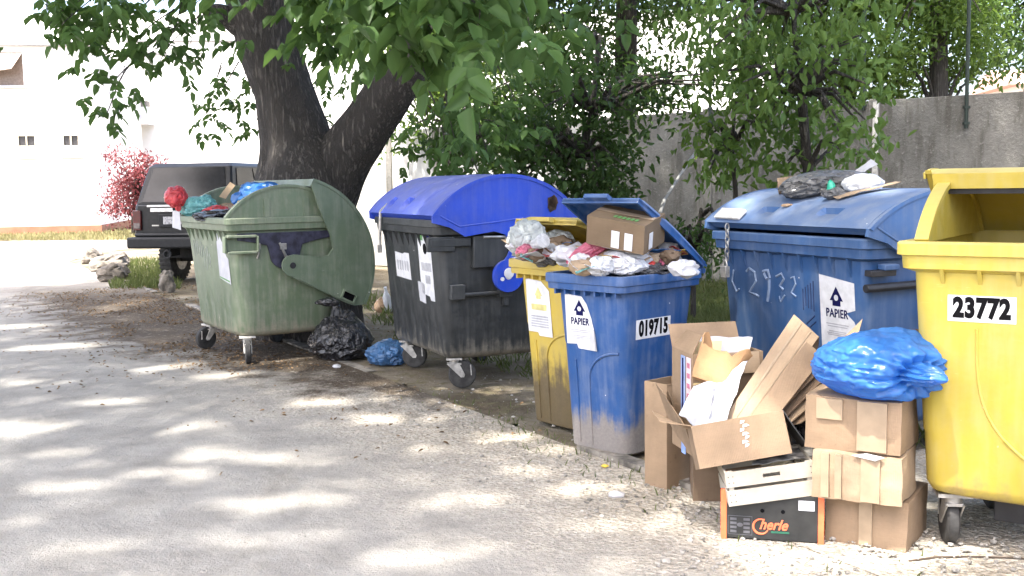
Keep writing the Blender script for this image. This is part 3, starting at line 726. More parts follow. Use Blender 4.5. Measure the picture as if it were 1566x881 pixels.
M_POST = plain('dark_green_steel', (.018, .03, .022), .5, .3)
for px, z0, z1, lab in ((1478, 2.02, 4.6, 'thin dark steel fence post fixed to the right part of the wall'), (1090, 2.2, 4.4, 'thin dark steel fence post above the wall among sparse leaves'), (1322, 2.3, 5.0, 'thin dark steel fence post rising out of the bright leaves near the pale wall post')):
    q = wall0 + WD * wall_s(px) + WN * .085
    b = MB(); b.cyl((0, 0, z0), (0, 0, z1), .022, 12); b.cyl((0, 0, z1), (0, 0, z1 + .03), .028, 12)
    for zz in (z0 + .06, z0 + .25): b.box((0, .0, zz), (.07, .055, .03))
    o = b.build('fence_post', M_POST, None, 30); o.location = q; tag(o, lab, 'fence post', 'fence posts on the wall')
q0 = at(1016, 306, 11.6); q1 = at(1064, 232, 12.3)
b = MB(); b.tube([q0, q0.lerp(q1, .5) + Vector((0, 0, .01)), q1], .016, 10)
q2 = q0 + (q0 - q1) * 1.2; b.tube([q0, Vector((q2.x, q2.y, .0))], .022, 10)
tag(b.build('leaning_pole', plain('pale_grey_pipe', (.26, .26, .25), .7), None, 40), 'pale thin pole leaning against the shaded concrete wall', 'pole')

# ------------------------------------------------------------------ buildings
M_REND = plain('white_render', (.80, .79, .77), .9, var=.03, scale=2)
M_PLINTH = plain('salmon_plinth', (.26, .125, .075), .9, var=.1, scale=3)
M_GLASS = plain('dark_window_glass', (.05, .05, .055), .1)
M_FRAME = plain('cream_window_frame', (.62, .56, .44), .6)
c1 = gr(155, 357); c0 = gr(0, 360.5)
BD = (c0 - c1); BD.z = 0; BD.normalize(); byaw = math.atan2(-BD.y, -BD.x)
ba = empty('white_building', c1, byaw, 'large white rendered building with two small windows, left of the red bush', 'building')
BH = at(140, 68, c1.y).z
b = MB(); b.box((-13, 5, BH / 2), (26, 10, BH)); b.build('wall', M_REND, ba, 30)
pz = at(155, 344, c1.y).z
b = MB(); b.box((-13, 4.99, pz / 2), (26.06, 10.06, pz)); b.build('plinth', M_PLINTH, ba, 30)
b = MB(); b.box((-13, -.03, BH + .03), (26.2, .22, .10)); b.cyl((-26, -.1, BH - .02), (-.0, -.1, BH - .02), .06, 10); b.build('gutter', plain('grey_gutter', (.32, .32, .33), .5), ba, 30)
def bx(px): return -(c1 - Vector((at(px, 300, c1.y).x, c1.y, 0))).length if px < 155 else 0
def bz(py): return at(100, py, c1.y).z
for x0, x1 in ((40, 65), (104, 127)):
    zc = (bz(207) + bz(224)) / 2; zh = bz(207) - bz(224); xc = (bx(x0) + bx(x1)) / 2; xw = bx(x1) - bx(x0)
    f = MB()
    for d in ((0, zh / 2, xw, .05), (0, -zh / 2, xw, .05), (-xw / 2, 0, .05, zh), (xw / 2, 0, .05, zh), (0, 0, .04, zh)): f.box((xc + d[0], -.02, zc + d[1]), (d[2], .10, d[3]))
    w_ = f.build('window', M_FRAME, ba, 30)
    f = MB(); f.box((xc, -.008, zc), (xw, .012, zh)); f.build('pane', M_GLASS, w_, 0)
    f = MB(); f.box((xc, -.05, bz(241)), (xw + .2, .14, .05)); f.build('sill', plain('grey_sill', (.4, .4, .42), .7), w_, 30)
# stairwell window with an awning, at the upper left
zt, zb = bz(80), bz(133); xa, xb = bx(-60), bx(55)
f = MB()
for d in ((0, (zt - zb) / 2, xb - xa, .06), (0, -(zt - zb) / 2, xb - xa, .06), ((xb - xa) / 2, 0, .06, zt - zb), (-(xb - xa) / 2, 0, .06, zt - zb)): f.box(((xa + xb) / 2 + d[0], -.03, (zt + zb) / 2 + d[1]), (d[2], .1, d[3]))
w_ = f.build('window', M_REND, ba, 30)
f = MB(); f.box(((xa + xb) / 2, -.006, (zt + zb) / 2), (xb - xa, .014, zt - zb)); f.build('pane', plain('brown_dim_glass', (.20, .15, .12), .25), w_, 0)
f = MB(); f.slab([(xa, -.02, zt - .04), (xb - .05, -.02, zt - .04), (xb - .25, -.65, zt - .62), (xa, -.65, zt - .95)], .03); f.build('awning', plain('taupe_awning', (.42, .36, .31), .8), w_, 30)
f = MB(); f.box(((xa + xb) / 2, -.08, zb - .03), (xb - xa + .1, .16, .06)); f.build('sill', plain('pale_grey_sill', (.5, .5, .52), .7), w_, 30)
# second wing further back
YB = 47.0
bb0 = empty('white_building', (at(120, 300, YB).x, YB, 0), R(4), 'tall white rendered building far behind the tree trunk with a small balcony', 'building')
b = MB(); b.box((14, 5, 4.5), (34, 10, 9)); b.build('wall', M_REND, bb0, 30)
bxl = lambda px: at(px, 300, YB).x - at(120, 300, YB).x
bzl = lambda py: at(210, py, YB).z
b = MB(); b.box(((bxl(183) + bxl(240)) / 2, -.6, (bzl(166) + bzl(192)) / 2), (bxl(240) - bxl(183), 1.2, bzl(166) - bzl(192))); bal = b.build('balcony', plain('grey_white_balcony', (.62, .62, .63), .8), bb0, 30)
b = MB(); b.box(((bxl(205) + bxl(236)) / 2, -.5, bzl(161)), (bxl(236) - bxl(205), .5, .28)); b.build('balcony_opening', plain('dim_opening', (.14, .13, .12), .8), bal, 30)
b = MB(); b.box(((bxl(198) + bxl(262)) / 2, -.06, bzl(82)), (bxl(262) - bxl(198), .14, .14)); b.box(((bxl(150) + bxl(420)) / 2, -.06, bzl(70) + .2), (bxl(420) - bxl(150), .12, .05)); b.build('ledge', plain('dark_ledge', (.12, .12, .12), .6), bb0, 30)
# pinkish house beyond the wall on the far right
YC = 34.0; q = at(1556, 300, YC)
bh = empty('house', (q.x, YC, 0), R(-8), 'pale house with a pinkish roof beyond the right end of the wall', 'house')
hz = lambda py: at(1545, py, YC).z
b = MB(); b.box((5, 2, hz(130) / 2), (10, 4, hz(130))); b.build('wall', M_REND, bh, 30)
b = MB(); b.prism([(-.4, hz(130)), (2, hz(98)), (4.4, hz(130))], lambda a, c_, t: Vector((t, a, c_)), -.4, 10.4); b.build('roof', plain('pinkish_roof', (.62, .36, .30), .8, var=.1), bh, 30)

# ------------------------------------------------------------------ leaves
def leaf_mesh(name, P, D, Nn, L, Wd, mat, parent=None, fold=.25):
    """P base points, D directions, Nn rough normals (n,3); L lengths; one folded pointed leaf each"""
    P, D, Nn, L = map(np.asarray, (P, D, Nn, L)); n = len(P)
    D = D / np.linalg.norm(D, axis=1, keepdims=True)
    Sd = np.cross(D, Nn); Sd /= (np.linalg.norm(Sd, axis=1, keepdims=True) + 1e-9); Nn = np.cross(Sd, D)
    L = L[:, None]; w = L * Wd
    fv = rng.uniform(.25, 1.9, (n, 1)); fold = fold * fv; droop = -Nn * L * rng.uniform(.02, .32, (n, 1)); Wd = Wd * rng.uniform(.8, 1.15, (n, 1))
    tip = P + D * L + droop
    r1 = P + D * L * .28 + Sd * w * .46 + Nn * w * fold; r2 = P + D * L * .66 + Sd * w * .40 + Nn * w * fold + droop * .4
    l1 = P + D * L * .28 - Sd * w * .46 + Nn * w * fold; l2 = P + D * L * .66 - Sd * w * .40 + Nn * w * fold + droop * .4
    V = np.stack([P, r1, r2, tip, l2, l1], 1).reshape(-1, 3)
    base = (np.arange(n) * 6)[:, None]
    Fc = np.concatenate([base + np.array([[0, 1, 2, 3]]), base + np.array([[0, 3, 4, 5]])], 1).reshape(-1)
    me = bpy.data.meshes.new(name); me.vertices.add(6 * n); me.vertices.foreach_set('co', V.astype(np.float32).ravel())
    me.loops.add(8 * n); me.loops.foreach_set('vertex_index', Fc.astype(np.int32))
    me.polygons.add(2 * n); me.polygons.foreach_set('loop_start', np.arange(0, 8 * n, 4, dtype=np.int32)); me.polygons.foreach_set('loop_total', np.full(2 * n, 4, np.int32))
    me.update(calc_edges=True); me.validate()
    return link_mesh(name, me, mat, parent, 180)

class Leaves:
    def __init__(s): s.P = []; s.D = []; s.N = []; s.L = []
    def add(s, p, d, n, l): s.P.append(p); s.D.append(d); s.N.append(n); s.L.append(l)
    def simple(s, c, rad, n, L, down=.5, spread=1.0):
        """leafy twig clump: points in an ellipsoid, leaves pointing out and down"""
        c = np.array(c); rad = np.array(rad if hasattr(rad, '__len__') else (rad,) * 3)
        k = max(1, n // 9)
        tw = rng.normal(size=(k, 3)); tw /= np.linalg.norm(tw, axis=1, keepdims=True); tw = c + tw * rad * (rng.random((k, 1)) ** .45)
        for i in range(n):
            t = tw[i % k]; d = rng.normal(size=3) * spread; d[2] -= down * 1.2
            nn = rng.normal(size=3) * .6; nn[2] += 1
            s.add(t + rng.normal(size=3) * L * 1.1, d, nn, L * rng.uniform(.6, 1.15))
    def compound(s, p, d, L, n=7, keep=None):
        """feather leaf: stalk with opposite leaflets and an end leaflet"""
        d = np.array(d, float); d /= np.linalg.norm(d) + 1e-9
        side = np.cross(d, [0, 0, 1]); side /= np.linalg.norm(side) + 1e-9; up = np.cross(side, d)
        k = (n - 1) // 2; st = L * k * .62
        for j in range(k):
            q = p + d * st * (.35 + .65 * j / max(1, k)) + np.array([0, 0, -.12 * st * (j / k) ** 2])
            for sg in (-1, 1):
                dd = d * .55 + sg * side * .85 + np.array([0, 0, -.35]) + rng.normal(size=3) * .16
                if keep is None or keep(q + dd * L * .5): s.add(q, dd, up + rng.normal(size=3) * .35, L * rng.uniform(.75, 1.05))
        q = p + d * st + np.array([0, 0, -.12 * st])
        if keep is None or keep(q): s.add(q, d + np.array([0, 0, -.4]), up + rng.normal(size=3) * .3, L * 1.1)
    def build(s, name, mat, parent, Wd=.48):
        return leaf_mesh(name, s.P, s.D, s.N, s.L, Wd, mat, parent)

# chosen sunny ground spots; unseen crown leaves that would shade them are dropped
LIT = []
for px, py, rx, ry in ((30, 656, 75, 16), (150, 615, 90, 8), (110, 742, 120, 11), (235, 722, 90, 10), (430, 768, 130, 13), (330, 830, 120, 10), (700, 765, 110, 10), (640, 855, 90, 12), (880, 806, 90, 12), (620, 690, 90, 9),
    (780, 668, 60, 12), (900, 745, 90, 13), (700, 606, 150, 22), (780, 615, 70, 16), (630, 600, 60, 10), (620, 640, 90, 10), (840, 640, 70, 14), (480, 615, 70, 9), (90, 530, 100, 7), (250, 560, 90, 6), (60, 585, 70, 6), (1010, 800, 50, 12), (950, 860, 70, 9), (300, 650, 60, 6),
    (110, 690, 60, 6), (520, 740, 60, 7), (180, 860, 90, 8), (30, 800, 60, 8), (500, 690, 50, 6), (390, 700, 70, 6), (340, 575, 60, 6), (20, 500, 60, 6),
    (430, 845, 60, 6), (800, 720, 50, 6), (1040, 770, 60, 8), (560, 800, 55, 6), (760, 840, 60, 7)):
    c = gr(px, py); e1 = gr(px + rx, py); e2 = gr(px, py - ry); LIT.append((c, (e1 - c).length, (e2 - c).length))
LITBOX = [(Vector((1.30, 4.05, .40)), .40), (Vector((.98, 4.30, .50)), .46), (Vector((1.15, 4.5, .80)), .40), (Vector((1.45, 4.1, .8)), .24), (Vector((.9, 4.25, .2)), .22),
          (Vector((.60, 5.75, 1.05)), .12), (Vector((1.6, 5.9, 1.4)), .2)]
_mg = Matrix.Translation(green.location) @ Matrix.Rotation(green.rotation_euler.z, 4, 'Z')
LITFULL = [(_mg @ Vector(p), r) for p, r in (((.62, .05, .28), .09), ((.63, .05, .45), .08), ((.63, .06, .62), .09), ((.63, .05, .8), .07), ((.60, .30, .36), .09), ((.60, .42, .50), .07), ((.60, .55, .34), .06), ((.1, .4, 1.42), .12))]
LITWALL = [(wall0 + WD * wall_s(px) + Vector((0, 0, z)), .8) for px in (580, 620, 660, 700, 740, 780) for z in (.6, 1.3, 2.0)] + [(gr(1085, 470), .4)]
def lit(p):
    """would a leaf here shade one of the sunny spots?"""
    p = Vector(p)
    if p.z > 2.6:
        q = p - TOSUN * (p.z / TOSUN.z)
        if q.y > 21 or (q.x < -6.8 and q.y > 16.5): return True
        for c, ra, rb in LIT:
            dx, dy = q.x - c.x, q.y - c.y
            if (dx / (ra * .78)) ** 2 + (dy / (rb * .80)) ** 2 < 1 + .9 * noise.noise(Vector((q.x * 2.2, q.y * 2.2, 1.7))): return True
    for c, r in LITBOX:
        w = p - c; t = w.dot(TOSUN)
        if t > .6 and (w - TOSUN * t).length < r: return rng.random() < .78
    for c, r in LITFULL + LITWALL:
        w = p - c; t = w.dot(TOSUN)
        if t > .6 and (w - TOSUN * t).length < r + .06: return True
    return False

# ------------------------------------------------------------------ the walnut tree
YT = 10.6
tp = lambda px, py, dy=0: at(px, py, YT + dy)
walnut = empty('walnut_tree', (tp(470, 480).x, YT, 0), 0, 'big walnut tree with a forked dark trunk behind the green container', 'tree')
inv = Matrix.Translation(-walnut.location)
def resample(path, rads, n):
    path = [Vector(p) for p in path]; out = []; rr = []
    k = len(path) - 1
    for i in range(n + 1):
        t = k * i / n; j = min(int(t), k - 1); f = t - j
        p0 = path[max(j - 1, 0)]; p1 = path[j]; p2 = path[j + 1]; p3 = path[min(j + 2, k)]
        q = .5 * ((2 * p1) + (p2 - p0) * f + (2 * p0 - 5 * p1 + 4 * p2 - p3) * f * f + (3 * p1 - p0 - 3 * p2 + p3) * f ** 3)
        out.append(q); rr.append(rads[j] * (1 - f) + rads[j + 1] * f)
    return out, rr
def bark_tube(mb, path, rads, n=40, rings=60, amp=.05, seed=0):
    path, rads = resample(path, rads, rings); rs = []
    a = Vector((1, 0, 0)); ln = 0
    for i, q in enumerate(path):
        t = (path[min(i + 1, len(path) - 1)] - path[max(i - 1, 0)]).normalized(); a = (a - t * a.dot(t)).normalized(); b_ = t.cross(a)
        if i: ln += (q - path[i - 1]).length
        ring = []
        for k in range(n):
            w = 2 * math.pi * k / n; d = a * math.cos(w) + b_ * math.sin(w)
            big = noise.noise(Vector((math.cos(w) * 1.1, math.sin(w) * 1.1, ln * .8 + seed)))
            rid = 1 - abs(noise.noise(Vector((math.cos(w) * 6.5, math.sin(w) * 6.5, ln * 1.3 + seed + 9)))) * 2
            ring.append(q + d * rads[i] * (1 + .12 * big + amp * rid))
        rs.append(ring)
    mb.rings(rs)
base = Vector((tp(470, 480).x, YT, -.1))
tr = MB()
L1 = [base, tp(468, 360), tp(462, 275), tp(450, 215), tp(433, 140), tp(412, 70), tp(396, 0, -.1), tp(384, -80, -.3), tp(360, -220, -.6), tp(330, -420, -.9)]
bark_tube(tr, L1, [.58, .50, .455, .33, .275, .275, .275, .25, .21, .13], 56, 120, .055, 0)
L2 = [tp(478, 330, .0), tp(505, 270, -.05), tp(532, 230, -.1), tp(562, 190, -.2), tp(592, 148, -.3), tp(632, 90, -.5), tp(680, 20, -.8), tp(740, -90, -1.2), tp(800, -260, -1.8)]
bark_tube(tr, L2, [.36, .31, .262, .235, .228, .205, .18, .15, .1], 48, 90, .055, 4)
L3 = [tp(400, 45), tp(372, 38, -.1), tp(350, 26, -.15), tp(332, 20, -.2), tp(314, 24, -.2)]
bark_tube(tr, L3, [.16, .125, .10, .085, .075], 24, 30, .12, 7)
# upper limbs, mostly above the frame
TOP = []
tip1, tip2 = L1[-1], L2[-1]
def limb(a, b_, r0, r1, sag=.5, seed=0):
    a = Vector(a); b_ = Vector(b_); mid = a.lerp(b_, .5) + Vector((0, 0, sag)); mid2 = a.lerp(b_, .25) + Vector((0, 0, sag * .8))
    bark_tube(tr, [a, mid2, mid, b_], [r0, r0 * .8, (r0 + r1) / 2, r1], 14, 18, .06, seed)
limb_ends = [(-7.2, 3.0, 6.5), (-5.0, .2, 6.4), (-2.6, -.6, 6.6), (-.3, 1.6, 6.5), (-8.2, 8.5, 6.5), (-6.0, 12.5, 6.0), (-1.0, 5.6, 7.0), (-3.5, 5.0, 7.2), (1.6, 8.2, 6.2), (1.5, 11.5, 6.0), (-2, 13.5, 6.2)]
for i, e in enumerate(limb_ends):
    s0 = (tip1 if e[0] < -1.2 else tip2); limb(s0, e, .12, .03, .5, i)

WALNUT = Leaves()
keep = lambda p: not lit(p)
# unseen crown leaves added along sun rays to shade road and containers
n_up = 0
for i in range(19000):
    tx = rng.uniform(-8.0, 7.0); ty = rng.uniform(2.2, 20.5); z = rng.uniform(7.0, 11.5)
    x = tx + TOSUN.x / TOSUN.z * z; y = ty + TOSUN.y / TOSUN.z * z
    if z < at(783, -40, max(y, .5)).z + .4 and y > 0: continue
    if noise.noise(Vector((tx * .9, ty * .9, 2.0))) < -.42: continue
    d = rng.normal(size=3); d[2] = d[2] * .4 - .15
    WALNUT.compound(np.array((x, y, z)), d, rng.uniform(.15, .20), 7, keep); n_up += 1
print('upper feather leaves', n_up)
# visible sprays: (column, row, distance, radius in columns, number of feather leaves, leaflet length)
SPRAYS = [(520, 20, 6.2, 70, 16, .125), (600, 40, 5.8, 70, 18, .125), (680, 30, 5.4, 75, 20, .125), (560, 95, 6.0, 55, 12, .12), (640, 100, 5.6, 60, 13, .125), (720, 90, 5.3, 60, 12, .12), (760, 30, 5.8, 55, 12, .12),
    (500, 90, 6.4, 45, 9, .12), (450, 20, 6.4, 40, 8, .12), (470, 60, 6.4, 35, 7, .12), (800, 80, 6.6, 50, 8, .12), (690, 140, 6.0, 40, 6, .12), (610, -40, 5.8, 110, 18, .13), (740, -40, 5.6, 110, 18, .13), (480, -40, 6.2, 90, 14, .13), (860, -20, 6.8, 80, 13, .12), (850, 40, 7.2, 60, 8, .12),
    (120, 5, 8.6, 60, 20, .12), (190, 20, 8.8, 60, 18, .12), (90, 20, 8.6, 35, 8, .11), (240, 40, 9.0, 50, 10, .11), (160, 55, 8.8, 35, 9, .11), (200, 95, 9.0, 38, 10, .11), (180, 130, 9.0, 32, 8, .11), (250, 85, 9.2, 40, 7, .11), (290, 10, 9.2, 45, 8, .11), (300, 55, 9.4, 30, 4, .11), (170, 160, 9.0, 24, 5, .11), (130, -40, 8.6, 120, 20, .12), (300, -40, 9.0, 120, 14, .12),
    (340, 110, 11.2, 36, 9, .10), (360, 150, 11.4, 32, 9, .10), (330, 175, 11.4, 24, 5, .10), (305, 165, 11.4, 18, 3, .10), (385, 190, 11.4, 22, 5, .10), (390, 110, 11.4, 30, 6, .10),
    (510, 90, 12.4, 46, 14, .10), (540, 135, 12.4, 34, 5, .10), (500, 150, 12.6, 26, 4, .10), (590, 60, 12.2, 60, 14, .10), (470, 130, 12.4, 30, 7, .10),
    (660, 170, 9.2, 36, 6, .12), (700, 205, 9.4, 40, 9, .125), (740, 225, 9.4, 36, 8, .125), (690, 240, 9.4, 26, 4, .12), (760, 190, 9.6, 40, 9, .12), (650, 215, 11.8, 40, 9, .10), (630, 180, 12, 34, 8, .10),
    (820, 130, 9.8, 50, 9, .11), (780, 150, 9.4, 40, 8, .11), (900, 60, 9.8, 50, 8, .11), (720, 170, 8.6, 46, 9, .12), (770, 120, 7.6, 50, 9, .12)]
for px, py, Y, rp, n, L in SPRAYS:
    if px > 420 and Y < 8: py -= 66
    if px > 420 and Y < 8: L *= 1.14
    c = at(px, py, Y); r = rp / F * Y
    aim = (Vector((-1.5, 10.2, 4.2)) - c).normalized(); ln = r * 2.0 + .25
    k1, k2 = (Vector(rng.normal(size=3)) * r * .22 for _ in (0, 1)); tw, tws = resample([c + aim * ln + Vector((0, 0, .10)), c + aim * ln * .5 + Vector((0, 0, .08)) + k1, c + k2, c - aim * r * .5 - Vector((0, 0, r * .35))], [.008, .006, .0045, .002], 12); tr.tube(tw, tws, 6)
    for k in range(n):
        d = rng.normal(size=3); d[2] = d[2] * .5 - .55
        q = np.array(c) + rng.normal(size=3) * np.array((r * .6, max(r, .35) * .8, r * .6))
        WALNUT.compound(q, d, L * rng.uniform(.85, 1.1), int(rng.choice((5, 7, 7))))
M_WAL = leafmat('walnut_leaf', (.024, .056, .015), (.062, .118, .034), .36, (.12, .21, .05))
o = tr.build('trunk', barkmat('walnut_bark', (.042, .036, .031), (.205, .182, .158)), walnut, 60); o.data.transform(inv)
o = WALNUT.build('crown', M_WAL, walnut, .56); o.data.transform(inv)
print('walnut leaflets', len(WALNUT.P))

# ------------------------------------------------------------------ trees and shrubs along the wall
M_DARK = leafmat('dark_leaf', (.018, .042, .013), (.042, .078, .023), .32, (.11, .19, .04))
M_MID = leafmat('mid_leaf', (.034, .070, .017), (.072, .122, .030), .38, (.20, .31, .05))
M_LIGHT = leafmat('fresh_leaf', (.05, .10, .022), (.10, .165, .04), .36, (.17, .27, .06))
M_BARK2 = barkmat('grey_bark', (.05, .043, .035), (.19, .17, .14))
def grown(name, base, trunk_pts, trads, clumps, mat, label, cat='tree', group=None, Wd=.5, L=.1, down=.5, parts=('trunk', 'crown')):
    root = empty(name, base, 0, label, cat, group); iv = Matrix.Translation(-Vector(base))
    t = MB(); bark_tube(t, trunk_pts, trads, 14, 30, .06, base[0])
    lv = Leaves()
    for px, py, Y, rp, n in clumps:
        c = at(px, py, Y); r = rp / F * Y
        lv.simple(c, (r, max(.35, r * .9), r * .85), n, L, down)
        j = min(range(len(trunk_pts)), key=lambda i: (Vector(trunk_pts[i]) - c).length + abs(i - len(trunk_pts) * .5) * .1)
        a = Vector(trunk_pts[j]); mid = a.lerp(c, .5) + Vector((0, 0, .15)); t.tube([a, mid, c], [.03, .018, .006], 6)
    o = t.build(parts[0], M_BARK2, root, 60); o.data.transform(iv)
    o = lv.build(parts[1], mat, root, Wd); o.data.transform(iv); return root
def clumpfill(x0, x1, y0, y1, Y, n, rp, nl, dens=None):
    out = []
    for i in range(n):
        out.append((rng.uniform(x0, x1), rng.uniform(y0, y1), Y + rng.uniform(-.8, .8), rp * rng.uniform(.7, 1.25), int(nl * rng.uniform(.7, 1.2))))
    return out
G_BG = 'trees growing behind the wall'
def vt(px, Y, ztop, lean=0): 
    q = at(px, 300, Y); return [Vector((q.x, Y, -.1)), Vector((q.x + lean * .3, Y, ztop * .35)), Vector((q.x + lean * .6, Y, ztop * .7)), Vector((q.x + lean, Y, ztop))]
t = vt(950, 17.5, 7, .2)
grown('leafy_tree', t[0], t, [.2, .18, .16, .1], clumpfill(780, 1060, -60, 60, 17.5, 30, 46, 110) + clumpfill(780, 1060, 60, 150, 17.5, 18, 42, 80) + clumpfill(840, 960, 80, 180, 17.5, 7, 30, 60), M_DARK, 'sparse dark tree with a straight pale trunk rising behind the wall', 'tree', G_BG, L=.13)
t = vt(700, 18.5, 7, -.2)
grown('leafy_tree', t[0], t, [.17, .15, .12, .08], clumpfill(590, 850, -40, 200, 18.5, 56, 48, 100), M_MID, 'green tree behind the wall nearest the walnut trunk', 'tree', G_BG, L=.13)
t = vt(1130, 17, 7, .3)
grown('leafy_tree', t[0], t, [.15, .13, .11, .07], clumpfill(1000, 1250, -70, 60, 17, 28, 44, 84) + clumpfill(1120, 1240, 40, 150, 17, 5, 30, 50), M_DARK, 'thin dark tree behind the wall showing bright gaps of sky', 'tree', G_BG, L=.12)
t = vt(1290, 15.8, 6, .1)
grown('leafy_tree', t[0], t, [.14, .12, .1, .07], clumpfill(1190, 1400, -70, 150, 15.8, 60, 44, 130), M_MID, 'dense mid green tree behind the wall above its pale post', 'tree', G_BG, L=.11)
t = vt(1440, 14.6, 6, -.2)
grown('leafy_tree', t[0], t, [.14, .12, .1, .06], clumpfill(1350, 1510, -70, 130, 14.6, 44, 42, 140), M_MID, 'dense bushy tree behind the right part of the wall', 'tree', G_BG, L=.095)
t = vt(1560, 16.5, 6, .3)
grown('leafy_tree', t[0], t, [.12, .1, .08, .06], clumpfill(1480, 1620, -70, 95, 16.5, 22, 40, 110), M_DARK, 'tree behind the wall at the right edge, beside the pinkish roof', 'tree', G_BG, L=.11)
# in front of the wall
t = [Vector((at(1250, 300, 10.2).x, 10.2, -.05)), at(1245, 380, 10.2), at(1235, 260, 10.1), at(1225, 140, 10.0), at(1215, 20, 9.9), at(1210, -90, 9.8)]
grown('young_tree', t[0], t, [.06, .05, .045, .04, .03, .02], clumpfill(1130, 1330, 60, 200, 9.9, 20, 40, 46) + clumpfill(1180, 1330, 190, 265, 9.9, 9, 30, 40) + clumpfill(1060, 1200, 0, 120, 9.9, 13, 36, 36) + clumpfill(1200, 1340, -30, 70, 9.9, 9, 40, 44) + [(1330, 130, 9.4, 26, 26), (1290, 215, 9.4, 30, 34), (1325, 185, 9.4, 20, 16)], M_LIGHT, 'young tree with fresh light green leaves hanging in front of the wall', 'tree', None, L=.115, down=.9)
t = [Vector((at(880, 300, 11.4).x, 11.4, -.05)), at(880, 330, 11.4), at(890, 240, 11.4), at(905, 170, 11.3), at(915, 60, 11.2)]
grown('shrub', t[0], t, [.06, .05, .04, .03, .02], clumpfill(690, 960, 150, 230, 11.8, 18, 36, 70) + clumpfill(745, 950, 195, 315, 11.4, 34, 38, 80) + clumpfill(820, 1010, 80, 190, 11.2, 12, 34, 46) + clumpfill(930, 1120, 80, 185, 11.6, 12, 34, 40) + clumpfill(830, 930, 270, 330, 11.3, 8, 30, 50), M_DARK, 'dark leafy shrub leaning over the shaded wall behind the bins', 'shrub', 'shrubs along the wall', L=.10, parts=('stem', 'foliage'))
t = [Vector((at(1060, 300, 11).x, 11, -.05)), at(1062, 380, 11), at(1072, 330, 11)]
grown('shrub', t[0], t, [.03, .025, .015], clumpfill(1000, 1110, 345, 425, 10.4, 15, 30, 60), M_DARK, 'low dark shrub at the foot of the wall beside the blue container', 'shrub', 'shrubs along the wall', L=.075, parts=('stem', 'foliage'))
t = [Vector((at(1130, 300, 10.8).x, 10.8, -.05)), at(1125, 300, 10.8), at(1120, 230, 10.7), at(1125, 150, 10.7)]
grown('shrub', t[0], t, [.03, .025, .02, .012], clumpfill(1070, 1170, 185, 265, 10.7, 11, 30, 34), M_MID, 'thin hanging branch with mid green leaves before the wall', 'shrub', 'shrubs along the wall', L=.11, down=1.0, parts=('stem', 'foliage'))
t = [Vector((at(700, 300, 13.2).x, 13.2, -.05)), at(705, 300, 13.2), at(715, 255, 13.2), at(730, 210, 13)]
grown('shrub', t[0], t, [.04, .03, .02, .012], clumpfill(690, 800, 180, 262, 13, 12, 28, 34), M_DARK, 'dark shrub silhouetted against the sunlit pale wall behind the blue lid', 'shrub', 'shrubs along the wall', L=.11, parts=('stem', 'foliage'))
# red bush by the white building
m_red = leafmat('red_leaf', (.075, .018, .022), (.20, .055, .06), .2, (.25, .06, .06))
q = gr(205, 352); q = Vector((q.x * .86, q.y * .86, 0))
t = [q, q + Vector((0, 0, .6)), q + Vector((.1, 0, 1.4))]
grown('red_bush', q, t, [.08, .06, .03], clumpfill(170, 240, 240, 335, q.y, 34, 22, 110) + [(175, 235, q.y, 14, 70), (235, 245, q.y, 14, 60), (205, 232, q.y, 12, 40)], m_red, 'bush with pinkish red leaves between the white building and the black car', 'bush', None, L=.12, parts=('stem', 'foliage'))

# ------------------------------------------------------------------ grass
def grass(name, area, n, h, mat, label):
    P = []; D = []; Nn = []; Ls = []
    while len(P) < n:
        x, y = area()
        if x is None: continue
        P.append((x, y, -.02)); d = rng.normal(size=3) * .45; d[2] = 1; D.append(d); Nn.append(rng.normal(size=3)); Ls.append(h * rng.uniform(.5, 1.3))
    o = leaf_mesh(name, P, D, Nn, Ls, .10, mat); tag(o, kind='stuff'); o['label'] = label; return o
M_GRASS = leafmat('grass_blade', (.05, .08, .022), (.11, .12, .045), .3, (.2, .25, .07))
M_DRY = leafmat('dry_grass_blade', (.13, .14, .055), (.26, .23, .12), .25, (.3, .28, .12))
def a1_():
    s_ = rng.uniform(-2, 10); d = rng.uniform(.9, 7.5); q = KP + KD * s_ + KN * d
    if noise.noise(Vector((q.x * .9, q.y * .9, 5))) < -.12: return None, None
    return q.x, q.y
grass('grass', a1_, 15000, .10, M_GRASS, 'patchy green grass between the bins and the wall')
def a2_():
    q = gr(rng.uniform(170, 275), rng.uniform(398, 442)); return q.x, q.y
def a5_():
    q = gr(rng.uniform(1045, 1135), rng.uniform(425, 512)); return q.x, q.y
grass('grass', a5_, 4200, .11, M_GRASS, 'sunny grass seen between the blue wheelie bin and the big blue container')
grass('grass', a2_, 3500, .12, M_GRASS, 'low grass tuft beside the rocks and the car')
def a3_():
    q = gr(rng.uniform(-20, 260), rng.uniform(352, 368)); return q.x, q.y
grass('dry_grass', a3_, 7000, .16, M_DRY, 'sunlit yellowish grass strip at the foot of the white building')
def a4_():
    s_ = rng.normal(1.0, 1.0); d = rng.normal(.0, .14); q = KP + KD * s_ + KN * d
    return q.x, q.y
grass('weeds', a4_, 420, .05, M_GRASS, 'small weeds in the kerb joint beside the cardboard')
